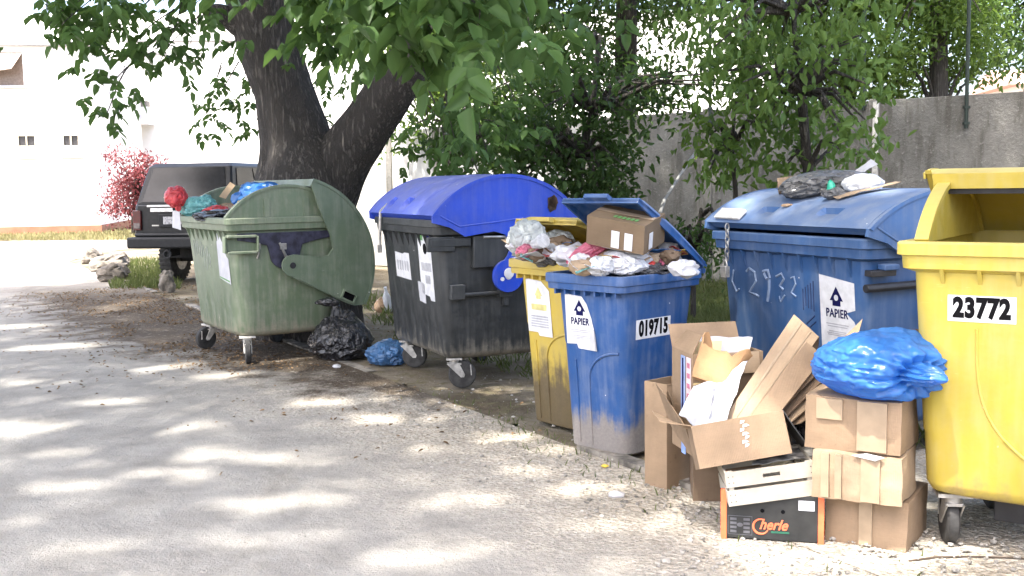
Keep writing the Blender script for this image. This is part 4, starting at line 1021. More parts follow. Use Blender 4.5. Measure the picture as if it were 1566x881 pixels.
# ------------------------------------------------------------------ the parked car
M_CAR = plain('black_car_paint', (.010, .011, .013), .4, .0, .2); M_CAR.node_tree.nodes['Principled BSDF'].inputs['Specular IOR Level'].default_value = .3
M_CARP = plain('black_trim_plastic', (.016, .017, .019), .6); M_CARP.node_tree.nodes['Principled BSDF'].inputs['Specular IOR Level'].default_value = .25
M_CGL = plain('tinted_glass', (.012, .013, .016), .12); M_CGL.node_tree.nodes['Principled BSDF'].inputs['Specular IOR Level'].default_value = .25
def car():
    q = at(200, 300, 16.4); root = empty('parked_car', (q.x + .03, 16.4, 0), -R(10), 'old black boxy off-road car seen from behind, next to the rocks', 'car')
    # local: x right, y forward; origin at the rear left corner
    Wd, L = 1.62, 4.3
    b = MB(); c = Wd / 2
    def sect(v, z0, z1, w): return [Vector((c - w / 2, v, z0)), Vector((c + w / 2, v, z0)), Vector((c + w / 2 + .02, v, (z0 + z1) / 2)), Vector((c + w / 2 - .02, v, z1)), Vector((c - w / 2 + .02, v, z1)), Vector((c - w / 2 - .02, v, (z0 + z1) / 2))]
    b.rings([sect(0, .66, 1.20, Wd - .04), sect(.06, .60, 1.24, Wd), sect(2.8, .58, 1.22, Wd), sect(3.0, .58, 1.16, Wd), sect(4.2, .6, 1.08, Wd - .06), sect(4.3, .66, .98, Wd - .12)])
    gh = [(1.21, .02, 3.0, Wd - .06), (1.5, .14, 2.72, Wd - .16), (1.78, .27, 2.42, Wd - .27), (1.835, .36, 2.3, Wd - .36)]
    b.rings([[Vector((c - w / 2, v0, z)), Vector((c + w / 2, v0, z)), Vector((c + w / 2, v1, z)), Vector((c - w / 2, v1, z))] for z, v0, v1, w in gh])
    body = b.build('body', M_CAR, root, 25, .03)
    g = MB(); g.slab([(c - .68, .035, 1.25), (c + .68, .035, 1.25), (c + .575, .252, 1.765), (c - .575, .252, 1.765)], .008); g.build('rear_window', M_CGL, body, 20, .002)
    for s in (-1, 1):
        for v0, v1, t0, t1 in ((.22, .95, .42, .98), (1.02, 1.75, 1.02, 1.70), (1.82, 2.78, 1.78, 2.36)):
            g = MB(); w0, w1 = (Wd - .06) / 2 + .004, (Wd - .27) / 2 + .004
            qd = [(c + s * w0, v0, 1.24), (c + s * w0, v1, 1.24), (c + s * (w1 + .005), t1, 1.755), (c + s * (w1 + .005), t0, 1.755)]
            g.slab(qd if s > 0 else qd[::-1], .006); g.build('side_window', M_CGL, body, 20)
        t = MB(); t.box((c + s * .745, -.012, .98), (.13, .05, .30)); tl = t.build('tail_light', plain('red_lamp_glass', (.06, .006, .006), .3), root, 20, .01)
        t = MB(); t.box((c + s * .745, -.04, .90), (.10, .012, .08)); t.build('reverse_lens', plain('dull_clear_lens', (.12, .10, .10), .25), tl, 20)
        for v in (.85, 3.45):
            w = MB(); prof = [(-.11, .20), (-.11, .32), (-.09, .355), (.09, .355), (.11, .32), (.11, .20)]
            ctr = Vector((c + s * (.60), v, .355))
            w.rings([[ctr + Vector((x, rr * math.cos(2 * math.pi * k / 32), rr * math.sin(2 * math.pi * k / 32))) for k in range(32)] for x, rr in prof])
            for k in range(32):
                a = 2 * math.pi * k / 32; w.box((0, 0, 0), (.2, .03, .02), Matrix.Translation(ctr + Vector((0, .36 * math.cos(a), .36 * math.sin(a)))) @ Matrix.Rotation(a - math.pi / 2, 4, 'X'))
            wo = w.build('wheel', MAT['tyre'], root, 30)
            w = MB(); w.cyl(ctr + Vector((-.112, 0, 0)), ctr + Vector((.112, 0, 0)), .19, 20); w.build('rim', MAT['zinc'], wo, 30)
    t = MB(); t.box((c, -.10, .645), (Wd + .06, .22, .17)); t.box((c, -.05, .76), (Wd - .1, .14, .06)); t.build('bumper', M_CARP, root, 30, .045)
    t = MB(); t.box((c, -.012, 1.195), (1.15, .02, .03)); t.box((c - .34, -.022, 1.135), (.36, .012, .055)); t.build('badge_strip', plain('worn_chrome', (.55, .55, .56), .35, .4), root, 30)
    t = MB(); t.box((c - .08, -.02, .97), (.62, .03, .20)); pr = t.build('plate_recess', M_CARP, root, 30, .01)
    t = MB(); t.box((c - .06, -.04, .975), (.50, .012, .115)); t.build('number_plate', plain('grey_plate', (.36, .36, .38), .5, var=.3, scale=40), pr, 30, .003)
    t = MB(); t.box((c - .45, -.012, .90), (.12, .012, .02)); t.build('emblem_bar', MAT['zinc'], root, 30)
    t = MB(); t.box((c - .20, .0, .50), (.08, .30, .12)); t.tube([Vector((c - .20 + .055 * math.cos(x), -.17, .47 + .055 * math.sin(x))) for x in [2 * math.pi * k / 16 for k in range(17)]], .018, 8); t.build('tow_hook', M_CARP, root, 30)
    t = MB(); t.box((c, 2.0, .50), (.9, 3.4, .22)); t.box((c, .85, .36), (1.1, .12, .12)); t.build('chassis', M_CARP, root, 30)
    return root
car()

# ------------------------------------------------------------------ stones
M_STONE = plain('pale_limestone', (.17, .15, .125), .9, var=.35, scale=6, bump=.8)
def stone(px, py, wpx, hpx, label, seed, rot=0, depth=.8):
    base = gr(px, py + hpx / 2); rx = wpx / 2 / F * base.y; rz = hpx / 2 / F * base.y * 1.15
    bm = bmesh.new(); bmesh.ops.create_icosphere(bm, subdivisions=4, radius=1)
    for v in bm.verts:
        d = v.co.copy(); f = 1 + .28 * noise.noise(d * 1.3 + Vector((seed, 0, 0))) + .10 * noise.noise(d * 3.7 + Vector((0, seed, 0)))
        c = noise.cell(d * 1.7 + Vector((seed, 1, 2))); f *= 1 - .12 * c
        v.co = Vector((d.x * rx * f, d.y * rx * depth * f, max(d.z * rz * f, -rz * .75)))
    me = bpy.data.meshes.new('boulder'); bm.to_mesh(me); bm.free()
    o = link_mesh('boulder', me, M_STONE, None, 24); o.location = base + Vector((0, rx * depth * .5, rz * .7)); o.rotation_euler = (0, rot, seed); tag(o, label, 'rock', 'rocks at the road edge')
stone(172, 416, 46, 30, 'roundest pale rock, the front one of the heap by the car', 1.3)
stone(163, 402, 62, 24, 'long flat pale rock lying in the middle of the heap', 4.1, .15)
stone(140, 392, 34, 22, 'leftmost small brownish rock at the back of the heap', 7.7)
stone(183, 396, 26, 22, 'small dark jagged rock at the right of the heap', 9.2)
stone(254, 430, 28, 34, 'block of pale stone wedged beside the car tyre', 2.6)

# ------------------------------------------------------------------ rubbish
def crumple(name, c, rad, mat, label, cat, seed, group=None, amp=.28, rot=(0, 0, 0), sub=4, pl=0, taper=0, knot=None, pleat=None, flat=None, sharp=28):
    """crumpled bag or wad; knot: direction of a tied neck; pleat: folds running to that point"""
    bm = bmesh.new(); bmesh.ops.create_icosphere(bm, subdivisions=sub, radius=1)
    so = Vector((seed * 3.17, seed * 1.31, seed * .7))
    kn = Vector(knot).normalized() if knot is not None else None
    for v in bm.verts:
        d = v.co.normalized()
        f = 1 + amp * .8 * noise.noise(d * 1.5 + so)
        f += amp * .45 * (1 - 2 * abs(noise.noise(d * 2.9 + so * 1.7))) - amp * .1
        f += amp * .22 * (1 - 2 * abs(noise.noise(d * 6.5 + so * .6))) + amp * .1 * noise.noise(d * 13 + so)
        if kn is not None:
            dt = d.dot(kn); ang = math.acos(max(-1, min(1, dt)))
            t1 = kn.orthogonal().normalized(); t2 = kn.cross(t1); az = math.atan2(d.dot(t2), d.dot(t1))
            w = math.exp(-(ang / .75) ** 2)
            f += w * .10 * math.sin(az * 13 + 2 * noise.noise(d * 2 + so)) * min(1, ang * 3)
            f += pl * (1 - 2 * abs(noise.noise(Vector((math.cos(az) * 6, math.sin(az) * 6, ang * .9)) + so))) * math.sin(min(ang, 2.6) * 1.2)
            if ang < .30: f += (.30 - ang) * 1.35
            elif ang < .62: f -= .22 * (1 - abs(ang - .42) / .2) if abs(ang - .42) < .2 else 0
        q = d * f; tf = 1 - taper * q.z; q = Vector((q.x * rad[0] * tf, q.y * rad[1] * tf, q.z * rad[2]))
        v.co = q
    M = Matrix.Rotation(rot[2], 3, 'Z') @ Matrix.Rotation(rot[1], 3, 'Y') @ Matrix.Rotation(rot[0], 3, 'X')
    for v in bm.verts:
        v.co = M @ v.co
        if flat is not None and v.co.z < -flat: v.co.z = -flat + (v.co.z + flat) * .06
    me = bpy.data.meshes.new(name); bm.to_mesh(me); bm.free()
    o = link_mesh(name, me, mat, None, sharp); o.location = c; return tag(o, label, cat, group)
def sheet(name, quad, mat, label, cat, group=None, amp=.015, n=14, seed=0, t=.003, curl=0, fold=None):
    """a thin bent sheet spanned by four points of the place"""
    q = [Vector(p) for p in quad]; nn = (q[1] - q[0]).cross(q[3] - q[0]).normalized(); b = MB(); top = []; bot = []
    for j in range(n + 1):
        r0 = []; r1 = []
        for i in range(n + 1):
            u, w = i / n, j / n
            p = q[0] * (1 - u) * (1 - w) + q[1] * u * (1 - w) + q[2] * u * w + q[3] * (1 - u) * w
            e = amp * (noise.noise(p * 9 + Vector((seed, 0, 0))) + .6 * (1 - 2 * abs(noise.noise(p * 14 + Vector((0, seed, 0))))))
            e += curl * math.sin(math.pi * u)
            r0.append(p + nn * (e + t)); r1.append(p + nn * e)
        top.append(r0); bot.append(r1)
    b.rings([a + c_[::-1] for a, c_ in zip(top, bot)])
    o = b.build(name, mat, None, 30); return tag(o, label, cat, group)
B_BLACK = bagmat('black_bag', (.012, .012, .015), .18, 0, .6); B_BLUE = bagmat('blue_bag', (.055, .21, .52), .27, .5, .22, .03)
B_BLUED = bagmat('dusty_blue_bag', (.05, .14, .30), .4, .2); B_WHITE = bagmat('white_bag', (.74, .75, .77), .4, .3); B_CLEAR = bagmat('clear_bag', (.60, .63, .62), .18, .45, .7)
B_RED = bagmat('red_bag', (.58, .06, .07), .35, .3); B_PINK = bagmat('pink_bag', (.52, .13, .20), .4, .2); B_TEAL = bagmat('teal_bag', (.18, .46, .46), .35, .3); B_GREY = bagmat('grey_bag', (.075, .075, .078), .25, .1, .7)
B_GREYL = bagmat('pale_grey_bag', (.15, .15, .15), .3, .25, .7); B_BROWN = bagmat('brown_paper', (.30, .20, .12), .8, 0, .4); B_RED2 = plain('red_tin', (.5, .04, .03), .35); B_YEL = plain('yellow_wrapper', (.6, .42, .05), .4)

o = crumple('rubbish_bag', gr(517, 553) + Vector((.0, .20, .19)), (.24, .22, .22), B_BLACK, 'black rubbish bag tied at the top on the ground by the green container', 'rubbish bag', 3.3, amp=.17, taper=.38, knot=(-.22, -.05, 1), flat=.19, sub=5)
crumple('bag_loop', at(502, 462, 8.80), (.085, .05, .035), B_BLACK, 'loose black plastic loop on the neck of the rubbish bag', 'plastic scrap', 5.1, amp=.35, sub=3)
crumple('rubbish_bag', gr(590, 560) + Vector((0, .1, .085)), (.16, .13, .105), B_BLUED, 'small dusty blue bag on the ground beside the charcoal container wheel', 'rubbish bag', 6.2, amp=.3, flat=.08)
o = crumple('rubbish_bag', at(1349, 557, 4.10), (.24, .20, .128), B_BLUE, 'shiny blue tied bag lying on top of the stacked cartons', 'rubbish bag', 2.2, amp=.13, pl=.042, knot=(.42, -.85, -.12), sub=6, flat=.118, sharp=60)

# bottle and scraps behind
def lathe(name, prof, mat, n=18):
    b = MB(); b.rings([[Vector((r * math.cos(2 * math.pi * k / n), r * math.sin(2 * math.pi * k / n), z)) for k in range(n)] for z, r in prof]); return b.build(name, mat, None, 30)
o = lathe('bottle', [(0, .04), (.01, .046), (.18, .046), (.24, .02), (.28, .016), (.285, .019), (.30, .019)], B_WHITE); o.location = gr(594, 476); o.rotation_euler = (.25, -.15, .3); tag(o, 'white plastic bottle standing on the dirt between green and charcoal containers', 'bottle')
crumple('paper_wad', gr(583, 476) + Vector((0, 0, .06)), (.07, .06, .09), B_BROWN, 'crumpled brownish wad on the dirt beside the white plastic bottle', 'litter', 8.1, sub=3)
crumple('paper_wad', gr(943, 760) + Vector((0, 0, .012)), (.035, .025, .016), MAT['paper'], 'small white wad lying on the dirt left of the cardboard', 'litter', 9.4, sub=3)
crumple('paper_wad', gr(515, 563) + Vector((0, 0, .015)), (.03, .025, .016), MAT['paper'], 'tiny white wad on the ground in front of the black bag', 'litter', 4.4, sub=3)
crumple('paper_wad', gr(925, 716) + Vector((0, 0, .012)), (.018, .012, .008), B_YEL, 'tiny yellowish scrap at the foot of the blue wheelie bin', 'litter', 2.4, sub=3)

# rubbish in the green container
def inside(root, u, v, z):
    return Matrix.Translation(root.location) @ Matrix.Rotation(root.rotation_euler.z, 4, 'Z') @ Vector((u, v, z))
for u, v, z, r, mt, lab, sd_ in (
    (-.05, .55, 1.36, (.20, .18, .13), B_BLUE, 'bright blue bag on top of the heap in the green container', 1.1),
    (-.52, .16, 1.27, (.16, .13, .10), B_TEAL, 'pale teal bag at the left end of the green container', 2.2),
    (-.24, .22, 1.22, (.12, .10, .07), B_RED, 'flat red wrapper in the middle of the green container heap', 3.3),
    (.05, .40, 1.28, (.09, .08, .06), B_YEL, 'yellow wrapper below the blue bag in the green container', 4.4),
    (.16, .47, 1.30, (.13, .11, .07), B_WHITE, 'white bag at the right of the green container heap', 5.5),
    (.10, .20, 1.20, (.26, .16, .06), B_BLACK, 'black bag filling the front of the green container', 6.6),
    (-.42, .45, 1.20, (.22, .22, .10), B_BROWN, 'brown paper heap behind the teal bag in the green container', 7.7),
    (.32, .70, 1.33, (.16, .14, .10), B_CLEAR, 'clear bag near the raised lid of the green container', 8.8),
    (-.30, .75, 1.28, (.25, .2, .12), B_GREY, 'grey bag deep in the green container', 9.9)):
    crumple('rubbish_bag', inside(green, u, v, z), r, mt, lab, 'rubbish bag', sd_, 'rubbish in the green container', amp=.32)
crumple('rubbish_bag', at(269, 302, 9.60), (.095, .09, .095), B_RED, 'round red tied bag hanging over the left rim of the green container', 'rubbish bag', 3.9, amp=.2, knot=(.25, -.2, -1))
sheet('paper_sheet', [at(263, 322, 9.72), at(275, 322, 9.68), at(277, 352, 9.66), at(264, 348, 9.70)], MAT['paper'], 'white paper strip hanging below the red bag on the green container', 'paper', amp=.006, n=6)
sheet('cardboard_piece', [at(335, 300, 9.0), at(352, 278, 9.25), at(360, 283, 9.25), at(345, 304, 9.0)], MAT['cardlight'], 'pale cardboard strip sticking out of the green container heap', 'cardboard', amp=.005, n=6)

# rubbish in the yellow wheelie bin
for px, py, Y, r, mt, lab, sd_ in (
    (806, 366, 6.12, (.105, .10, .095), B_CLEAR, 'large clear bag bulging at the left of the yellow wheelie bin', 1.7),
    (853, 372, 6.18, (.095, .09, .07), B_CLEAR, 'clear bag under the lid of the yellow wheelie bin', 2.7),
    (806, 384, 6.00, (.055, .05, .035), B_PINK, 'small pinkish red wad at the rim of the yellow wheelie bin', 3.7),
    (832, 388, 6.04, (.05, .05, .03), B_BLACK, 'small dark wad at the rim of the yellow wheelie bin', 4.7),
    (868, 384, 6.2, (.11, .09, .05), B_BROWN, 'brown paper bag between the yellow and blue wheelie bins', 5.7),
    (820, 392, 6.02, (.06, .05, .03), B_WHITE, 'white wad at the front rim of the yellow wheelie bin', 6.7),
    (850, 396, 6.15, (.14, .14, .05), B_GREY, 'grey bag filling the yellow wheelie bin', 7.7)):
    crumple('rubbish_bag', at(px, py, Y), r, mt, lab, 'rubbish bag', sd_, 'rubbish in the yellow wheelie bin', amp=.3)
o = lathe('cup', [(0, .028), (.002, .03), (.09, .04), (.095, .042), (.10, .04)], B_WHITE); o.location = at(818, 374, 5.98); o.rotation_euler = (1.3, 0, .5); tag(o, 'white cup lying on the clear bag in the yellow wheelie bin', 'cup')

# rubbish in the blue wheelie bin
for px, py, Y, r, mt, lab, sd_, gp in (
    (918, 398, 5.66, (.065, .06, .05), B_WHITE, 'round crumpled white wad at the front rim of the blue wheelie bin', 1.1, 1),
    (955, 397, 5.72, (.105, .08, .045), B_WHITE, 'wide white bag in the middle of the front of the blue wheelie bin', 2.4, 1),
    (888, 393, 5.80, (.06, .06, .045), B_WHITE, 'white wad at the left front corner of the blue wheelie bin', 3.4, 1),
    (876, 386, 6.0, (.08, .07, .05), B_WHITE, 'white wad below the pink bag on the left of the blue wheelie bin', 4.4, 1),
    (1018, 389, 6.02, (.085, .06, .05), B_WHITE, 'white bag near the hinge on the right of the blue wheelie bin', 5.4, 1),
    (990, 400, 5.82, (.045, .04, .035), B_RED2, 'crushed red tin at the rim of the blue wheelie bin', 6.4, 0),
    (1046, 396, 6.06, (.06, .06, .03), plain('dark_violet_wrap', (.03, .03, .09), .4), 'dark violet wrapper at the right end of the blue wheelie bin', 7.4, 0),
    (935, 384, 5.9, (.09, .06, .04), B_BROWN, 'torn brown paper in the middle of the blue wheelie bin', 8.4, 0),
    (960, 402, 5.95, (.22, .20, .05), B_GREY, 'grey bag filling the blue wheelie bin', 9.4, 0),
    (975, 394, 5.95, (.08, .06, .035), B_WHITE, 'white wad left of the red tin in the blue wheelie bin', 10.4, 1),
    (1010, 378, 6.0, (.04, .035, .03), plain('orange_peel', (.6, .25, .12), .6), 'small orange wad below the carton in the blue wheelie bin', 11.4, 0)):
    crumple('rubbish_bag', at(px, py + 9, Y * .968), r, mt, lab, 'rubbish bag', sd_, 'rubbish in the blue wheelie bin', amp=.34)
crumple('rubbish_bag', at(908, 379, 5.70), (.15, .055, .045), B_PINK, 'long pink bag across the rubbish in the blue wheelie bin', 'rubbish bag', 5.9, 'rubbish in the blue wheelie bin', amp=.25, rot=(0, -.45, .3))
pr = empty('paper_stack', at(957, 384, 5.68), .15, 'stack of pale folded papers on the rubbish in the blue wheelie bin', 'papers'); pr.rotation_euler = (0, R(14), -R(8))
for k in range(4):
    b = MB(); b.box((.005 * k, .01 * (k % 2), .013 * k), (.26 - .02 * k, .17, .007)); b.build('folded_paper', MAT['paper'] if k % 2 == 0 else MAT['cardlight'], pr, 30, .003)
# small scraps filling both narrow bins
def scraps(n, px0, px1, py0, py1, Y0, Y1, where):
    kinds = [('white', MAT['paper']), ('pale brown', MAT['cardlight']), ('dark', MAT['carddark']), ('red', B_RED2), ('pink', B_PINK), ('yellow', B_YEL), ('teal', B_TEAL), ('blue', B_BLUE)]
    for k in range(n):
        nm, mt = kinds[(0, 1, 0, 2, 3, 0, 1, 4, 5, 0, 6, 7)[k % 12]]
        u = (k * .618) % 1; w = (k * .37 + .2) % 1
        c = at(px0 + (px1 - px0) * u, py0 + (py1 - py0) * w, Y0 + (Y1 - Y0) * (1 - w)); s_ = rng.uniform(.03, .06)
        if k % 3 == 0: crumple('paper_wad', c, (s_ * 1.3, s_, s_ * .8), mt, 'small %s wad among the rubbish %s' % (nm, where), 'litter', 20 + k, 'scraps ' + where, amp=.5, sub=3)
        else:
            a = rng.uniform(0, 6.3); e1 = Vector((math.cos(a), math.sin(a), rng.uniform(-.3, .5))) * s_ * 1.5; e2 = Vector((-math.sin(a), math.cos(a), rng.uniform(.1, .8))) * s_
            sheet('paper_scrap', [c - e1 - e2, c + e1 - e2, c + e1 + e2, c - e1 + e2], mt, 'small flat %s scrap among the rubbish %s' % (nm, where), 'litter', 'scraps ' + where, amp=.012, n=6, seed=k, t=.002)
scraps(34, 866, 1050, 382, 413, 5.42, 5.84, 'in the blue wheelie bin')
scraps(16, 792, 866, 368, 396, 5.94, 6.14, 'in the yellow wheelie bin')
# carton propping the lid of the blue bin
def carton_mesh(w, d, h, seed, amp=.006, bulge=0):
    bm = bmesh.new(); bmesh.ops.create_cube(bm, size=1); bmesh.ops.subdivide_edges(bm, edges=bm.edges, cuts=11, use_grid_fill=True)
    for v in bm.verts:
        p = v.co.copy(); q = Vector((p.x * w, p.y * d, p.z * h))
        fx, fy, fz = (1 - 4 * p.x * p.x), (1 - 4 * p.y * p.y), (1 - 4 * p.z * p.z)
        if abs(p.x) > .499: q.x += math.copysign(bulge, p.x) * fy * fz
        if abs(p.y) > .499: q.y += math.copysign(bulge, p.y) * fx * fz
        if abs(p.z) > .499: q.z += math.copysign(bulge, p.z) * fx * fy
        o = Vector((seed, seed * 2, 0))
        q += Vector((noise.noise(q * 6 + o), noise.noise(q * 6 + o * 2), noise.noise(q * 6 + o * 3))) * amp + Vector((noise.noise(q * 17 + o), noise.noise(q * 17 - o), noise.noise(q * 17 + o * 3))) * amp * .5
        v.co = q + Vector((w / 2, d / 2, h / 2))
    me = bpy.data.meshes.new('carton'); bm.to_mesh(me); bm.free(); return me
def basis(o, X, Z):
    X = Vector(X).normalized(); Z = Vector(Z); Z = (Z - X * Z.dot(X)).normalized(); Y = Z.cross(X)
    M = Matrix((X, Y, Z)).transposed().to_4x4(); M.translation = o; return M
cb = empty('carton', (0, 0, 0), 0, 'closed brown carton under the lid of the blue wheelie bin', 'cardboard box')
cb.matrix_world = Matrix.Translation(at(896, 372, 5.62)) @ Matrix.Rotation(-R(31), 4, 'Z') @ Matrix.Rotation(R(10), 4, 'Y') @ Matrix.Rotation(R(13), 4, 'X')
CW, CD, CH = .33, .25, .155
link_mesh('carton_body', carton_mesh(CW, CD, CH, 3, .004), cardboard('dull_brown_cardboard', (.17, .122, .078)), cb, 28)
for x in (.17, .245):
    b = MB(); b.box((x, -.005, .055), (.045, .003, .09)); b.build('label', MAT['white'], cb, 0)
b = MB(); b.box((CW + .005, .07, .06), (.003, .04, .085)); b.build('label', MAT['white'], cb, 0)
b = MB(); b.box((CW / 2, CD / 2, CH + .004), (CW * .98, .045, .002)); b.build('tape', MAT['tape'], cb, 0)
b = MB()
for k in range(6): b.box((.14 + .024 * k, .05, CH + .005), (.016, .03, .002))
b.build('print', MAT['greenink'], cb, 0)
sheet('cardboard_piece', [at(960, 352, 5.62), at(990, 352, 5.72), at(1040, 388, 5.91), at(1020, 388, 5.81)], MAT['carddark'], 'bent dark cardboard strip under the carton in the blue wheelie bin', 'cardboard', amp=.004, n=8)
sheet('cardboard_piece', [at(1020, 392, 5.98), at(1050, 378, 6.10), at(1044, 366, 6.10), at(1018, 376, 5.98)], MAT['carddark'], 'brown cardboard piece near the hinge of the blue wheelie bin', 'cardboard', amp=.004, n=8)

# rubbish on the lid of the big blue container
def onlid(u, v, dz=0):
    z = PZ + .02 + math.sqrt(.695 ** 2 - (v - PV) ** 2); z = 1.24 + (z - 1.24) * .74 + dz; return inside(blue, u, v, z)
crumple('rubbish_bag', onlid(-.06, .34, .045), (.235, .15, .07), B_GREYL, 'dark grey shiny bag lying on the lid of the big blue container', 'rubbish bag', 4.7, amp=.22, rot=(0, -.12, -.3), sub=5)
tb = MB(); p0 = onlid(-.40, .29, .05); p1 = onlid(-.25, .50, .05); dd = (p1 - p0).normalized(); a_ = dd.cross(Vector((0, 0, 1))).normalized(); b_ = a_.cross(dd)
tb.rings([[q + (a_ * math.cos(t) + b_ * math.sin(t)) * r for t in [2 * math.pi * k / 20 for k in range(20)]] for q, r in ((p0, .048), (p1, .048), (p1, .04), (p0, .04))], loop=True)
tag(tb.build('cardboard_tube', MAT['card'], None, 40), 'cardboard tube lying on the lid of the big blue container', 'tube')
sheet('cardboard_piece', [onlid(.20, .20, .02), onlid(.26, .18, .02), onlid(.42, .46, .03), onlid(.33, .50, .03)], MAT['cardlight'], 'pale strip of cardboard right of the grey bag on the blue lid', 'cardboard', amp=.008, n=8)
sheet('paper_sheet', [onlid(-.02, .50, .06), onlid(.10, .46, .05), onlid(.16, .54, .13), onlid(.06, .58, .16)], MAT['paper'], 'white paper standing behind the grey bag on the blue lid', 'paper', amp=.02, n=8)
sheet('paper_sheet', [onlid(-.22, .42, .08), onlid(-.10, .42, .10), onlid(-.06, .55, .07), onlid(-.20, .55, .08)], MAT['cardlight'], 'cream paper left of the grey bag on the blue lid', 'paper', amp=.015, n=8)
crumple('rubbish_bag', onlid(.20, .40, .035), (.10, .07, .05), B_WHITE, 'small white bag beside the pale cardboard on the blue lid', 'rubbish bag', 6.1, amp=.4, sub=3)
crumple('rubbish_bag', onlid(.17, .24, .02), (.06, .05, .03), B_GREY, 'small dark wad below the pale cardboard on the blue lid', 'rubbish bag', 8.1, amp=.4, sub=3)
crumple('rubbish_bag', onlid(.10, .27, .045), (.02, .02, .035), plain('green_foil', (.02, .30, .2), .3), 'small green wrapper stuck to the grey bag on the blue lid', 'wrapper', 9.1, amp=.4, sub=3)
crumple('paper_wad', onlid(-.10, .13, .008), (.03, .018, .01), B_BROWN, 'small brown scrap on the front slope of the blue lid', 'litter', 3.1, sub=3)

# ------------------------------------------------------------------ cardboard pile
def carton(fl, a, w, d, h, z0, mat, label, seed, tapes=(), amp=.006, bulge=.004):
    o = empty('carton', (fl[0], fl[1], z0), -R(a), label, 'cardboard box', 'cartons by the yellow container')
    link_mesh('carton_body', carton_mesh(w, d, h, seed, amp, bulge), mat, o, 28)
    for k, (x, tw, z_0, z_1) in enumerate(tapes):
        b = MB(); n = 10; r0 = []
        for i in range(n + 1):
            z = z_0 + (z_1 - z_0) * i / n; r0.append([Vector((x - tw / 2, -.0085 - bulge + .002 * noise.noise(Vector((x * 9, z * 20, seed))), z)), Vector((x + tw / 2, -.0085 - bulge + .002 * noise.noise(Vector((x * 9, z * 20, seed + 2))), z)), Vector((x + tw / 2, .002, z)), Vector((x - tw / 2, .002, z))])
        b.rings(r0); b.build('tape', MAT['tape'], o, 30)
    return o
carton((1.235, 4.19), 33, .315, .34, .2, 0, MAT['card'], 'bottom carton of the stack, standing on the ground', 1, ((.16, .05, .01, .19),))
c2_ = carton((1.16, 4.11), 30, .332, .29, .185, .204, MAT['cardlight'], 'middle carton of the stack, dented with a torn top edge', 2.3, ((.05, .03, .01, .18), (.22, .07, .01, .18), (.10, .025, .01, .18)), .010, .008)
carton((1.14, 4.16), 32, .366, .28, .205, .394, MAT['card'], 'top carton of the stack, directly under the blue bag', 3.1, ((.10, .10, .12, .2), (.26, .11, .01, .2)), .008, .006)
b = MB(); b.slab([(.15, -.012, .183), (.24, -.03, .176), (.27, -.012, .187), (.20, .01, .19)], .003); b.build('torn_edge', MAT['paper'], c2_, 0)
# dark grocery crate with orange corner posts
CR = empty('fruit_crate', (.835, 4.235, 0), -R(15), 'dark fruit crate with orange corners and script lettering, lowest of its stack', 'crate')
m_dk = plain('charcoal_print_and_shade', (.022, .023, .022), .6, var=.15); m_or = plain('orange_post', (.75, .16, .06), .6, var=.08)
cw, cdp, chh = .385, .27, .20
b = MB(); b.box((cw / 2, .004, .10), (cw - .03, .008, .185)); b.box((cw / 2, cdp - .004, .10), (cw - .03, .008, .185)); b.box((.004, cdp / 2, .10), (.008, cdp - .02, .185)); b.box((cw - .004, cdp / 2, .10), (.008, cdp - .02, .185)); b.box((cw / 2, cdp / 2, .012), (cw - .02, cdp - .02, .01)); b.build('side_panel', m_dk, CR, 30, .002)
for x in (.004, cw - .004):
    for y in (0, cdp):
        b = MB(); b.prism([(-.012, -.006), (.012, -.006), (.012, .012), (-.012, .012)], lambda p, q, t, x=x, y=y: Vector((x + p, y + q, t)), .0, chh + .005); b.build('corner_post', m_or, CR, 30, .002)
Mf = Matrix.Translation((0, -.0015, 0)) @ Matrix.Rotation(R(90), 4, 'X')
text('lettering', 'herle', .058, plain('orange_ink', (.8, .17, .07), .6, var=.05), CR, Mf @ Matrix.Translation((.197, .068, 0)), bold=.0014, shear=.35, squeeze=.9)
b = MB(); b.tube([Mf @ Vector((.150 + .030 * math.cos(R(t)) * 1.0, .060 + .030 * math.sin(R(t)), .001)) for t in range(70, 345, 12)], [.0025 + .0022 * math.sin(math.pi * k / 22) for k in range(23)], 8); b.build('lettering_swash', bpy.data.materials['orange_ink'], CR, 40)
b = MB(); plate(b, rect(.07, .008, .225, .040), Mf, .001); b.build('small_print', plain('green_ink', (.02, .12, .07), .6), CR, 0)
m_gp = plain('grey_panel_print', (.10, .10, .11), .6)
b = MB()
for q in (rect(.095, .002, .068, .022), rect(.095, .002, .068, .098), rect(.002, .078, .021, .06), rect(.002, .078, .115, .06)): plate(b, q, Mf, .001)
for i in range(2):
    for j in range(4): plate(b, rect(.025, .010, .042 + .052 * i, .034 + .017 * j), Mf, .001)
plate(b, circ(.012, .068, .062, 14, .7), Mf, .0013); b.build('panel_print', m_gp, CR, 0)
b = MB()
for x in (.155, .235): plate(b, circ(.008, x, .125, 14), Mf, .0016)
b.build('vent_hole', MAT['ink'], CR, 0)
b = MB(); plate(b, rect(.062, .04, .325, .155), Mf, .0015); b.build('label', plain('grey_white_label', (.52, .53, .56), .5), CR, 0)
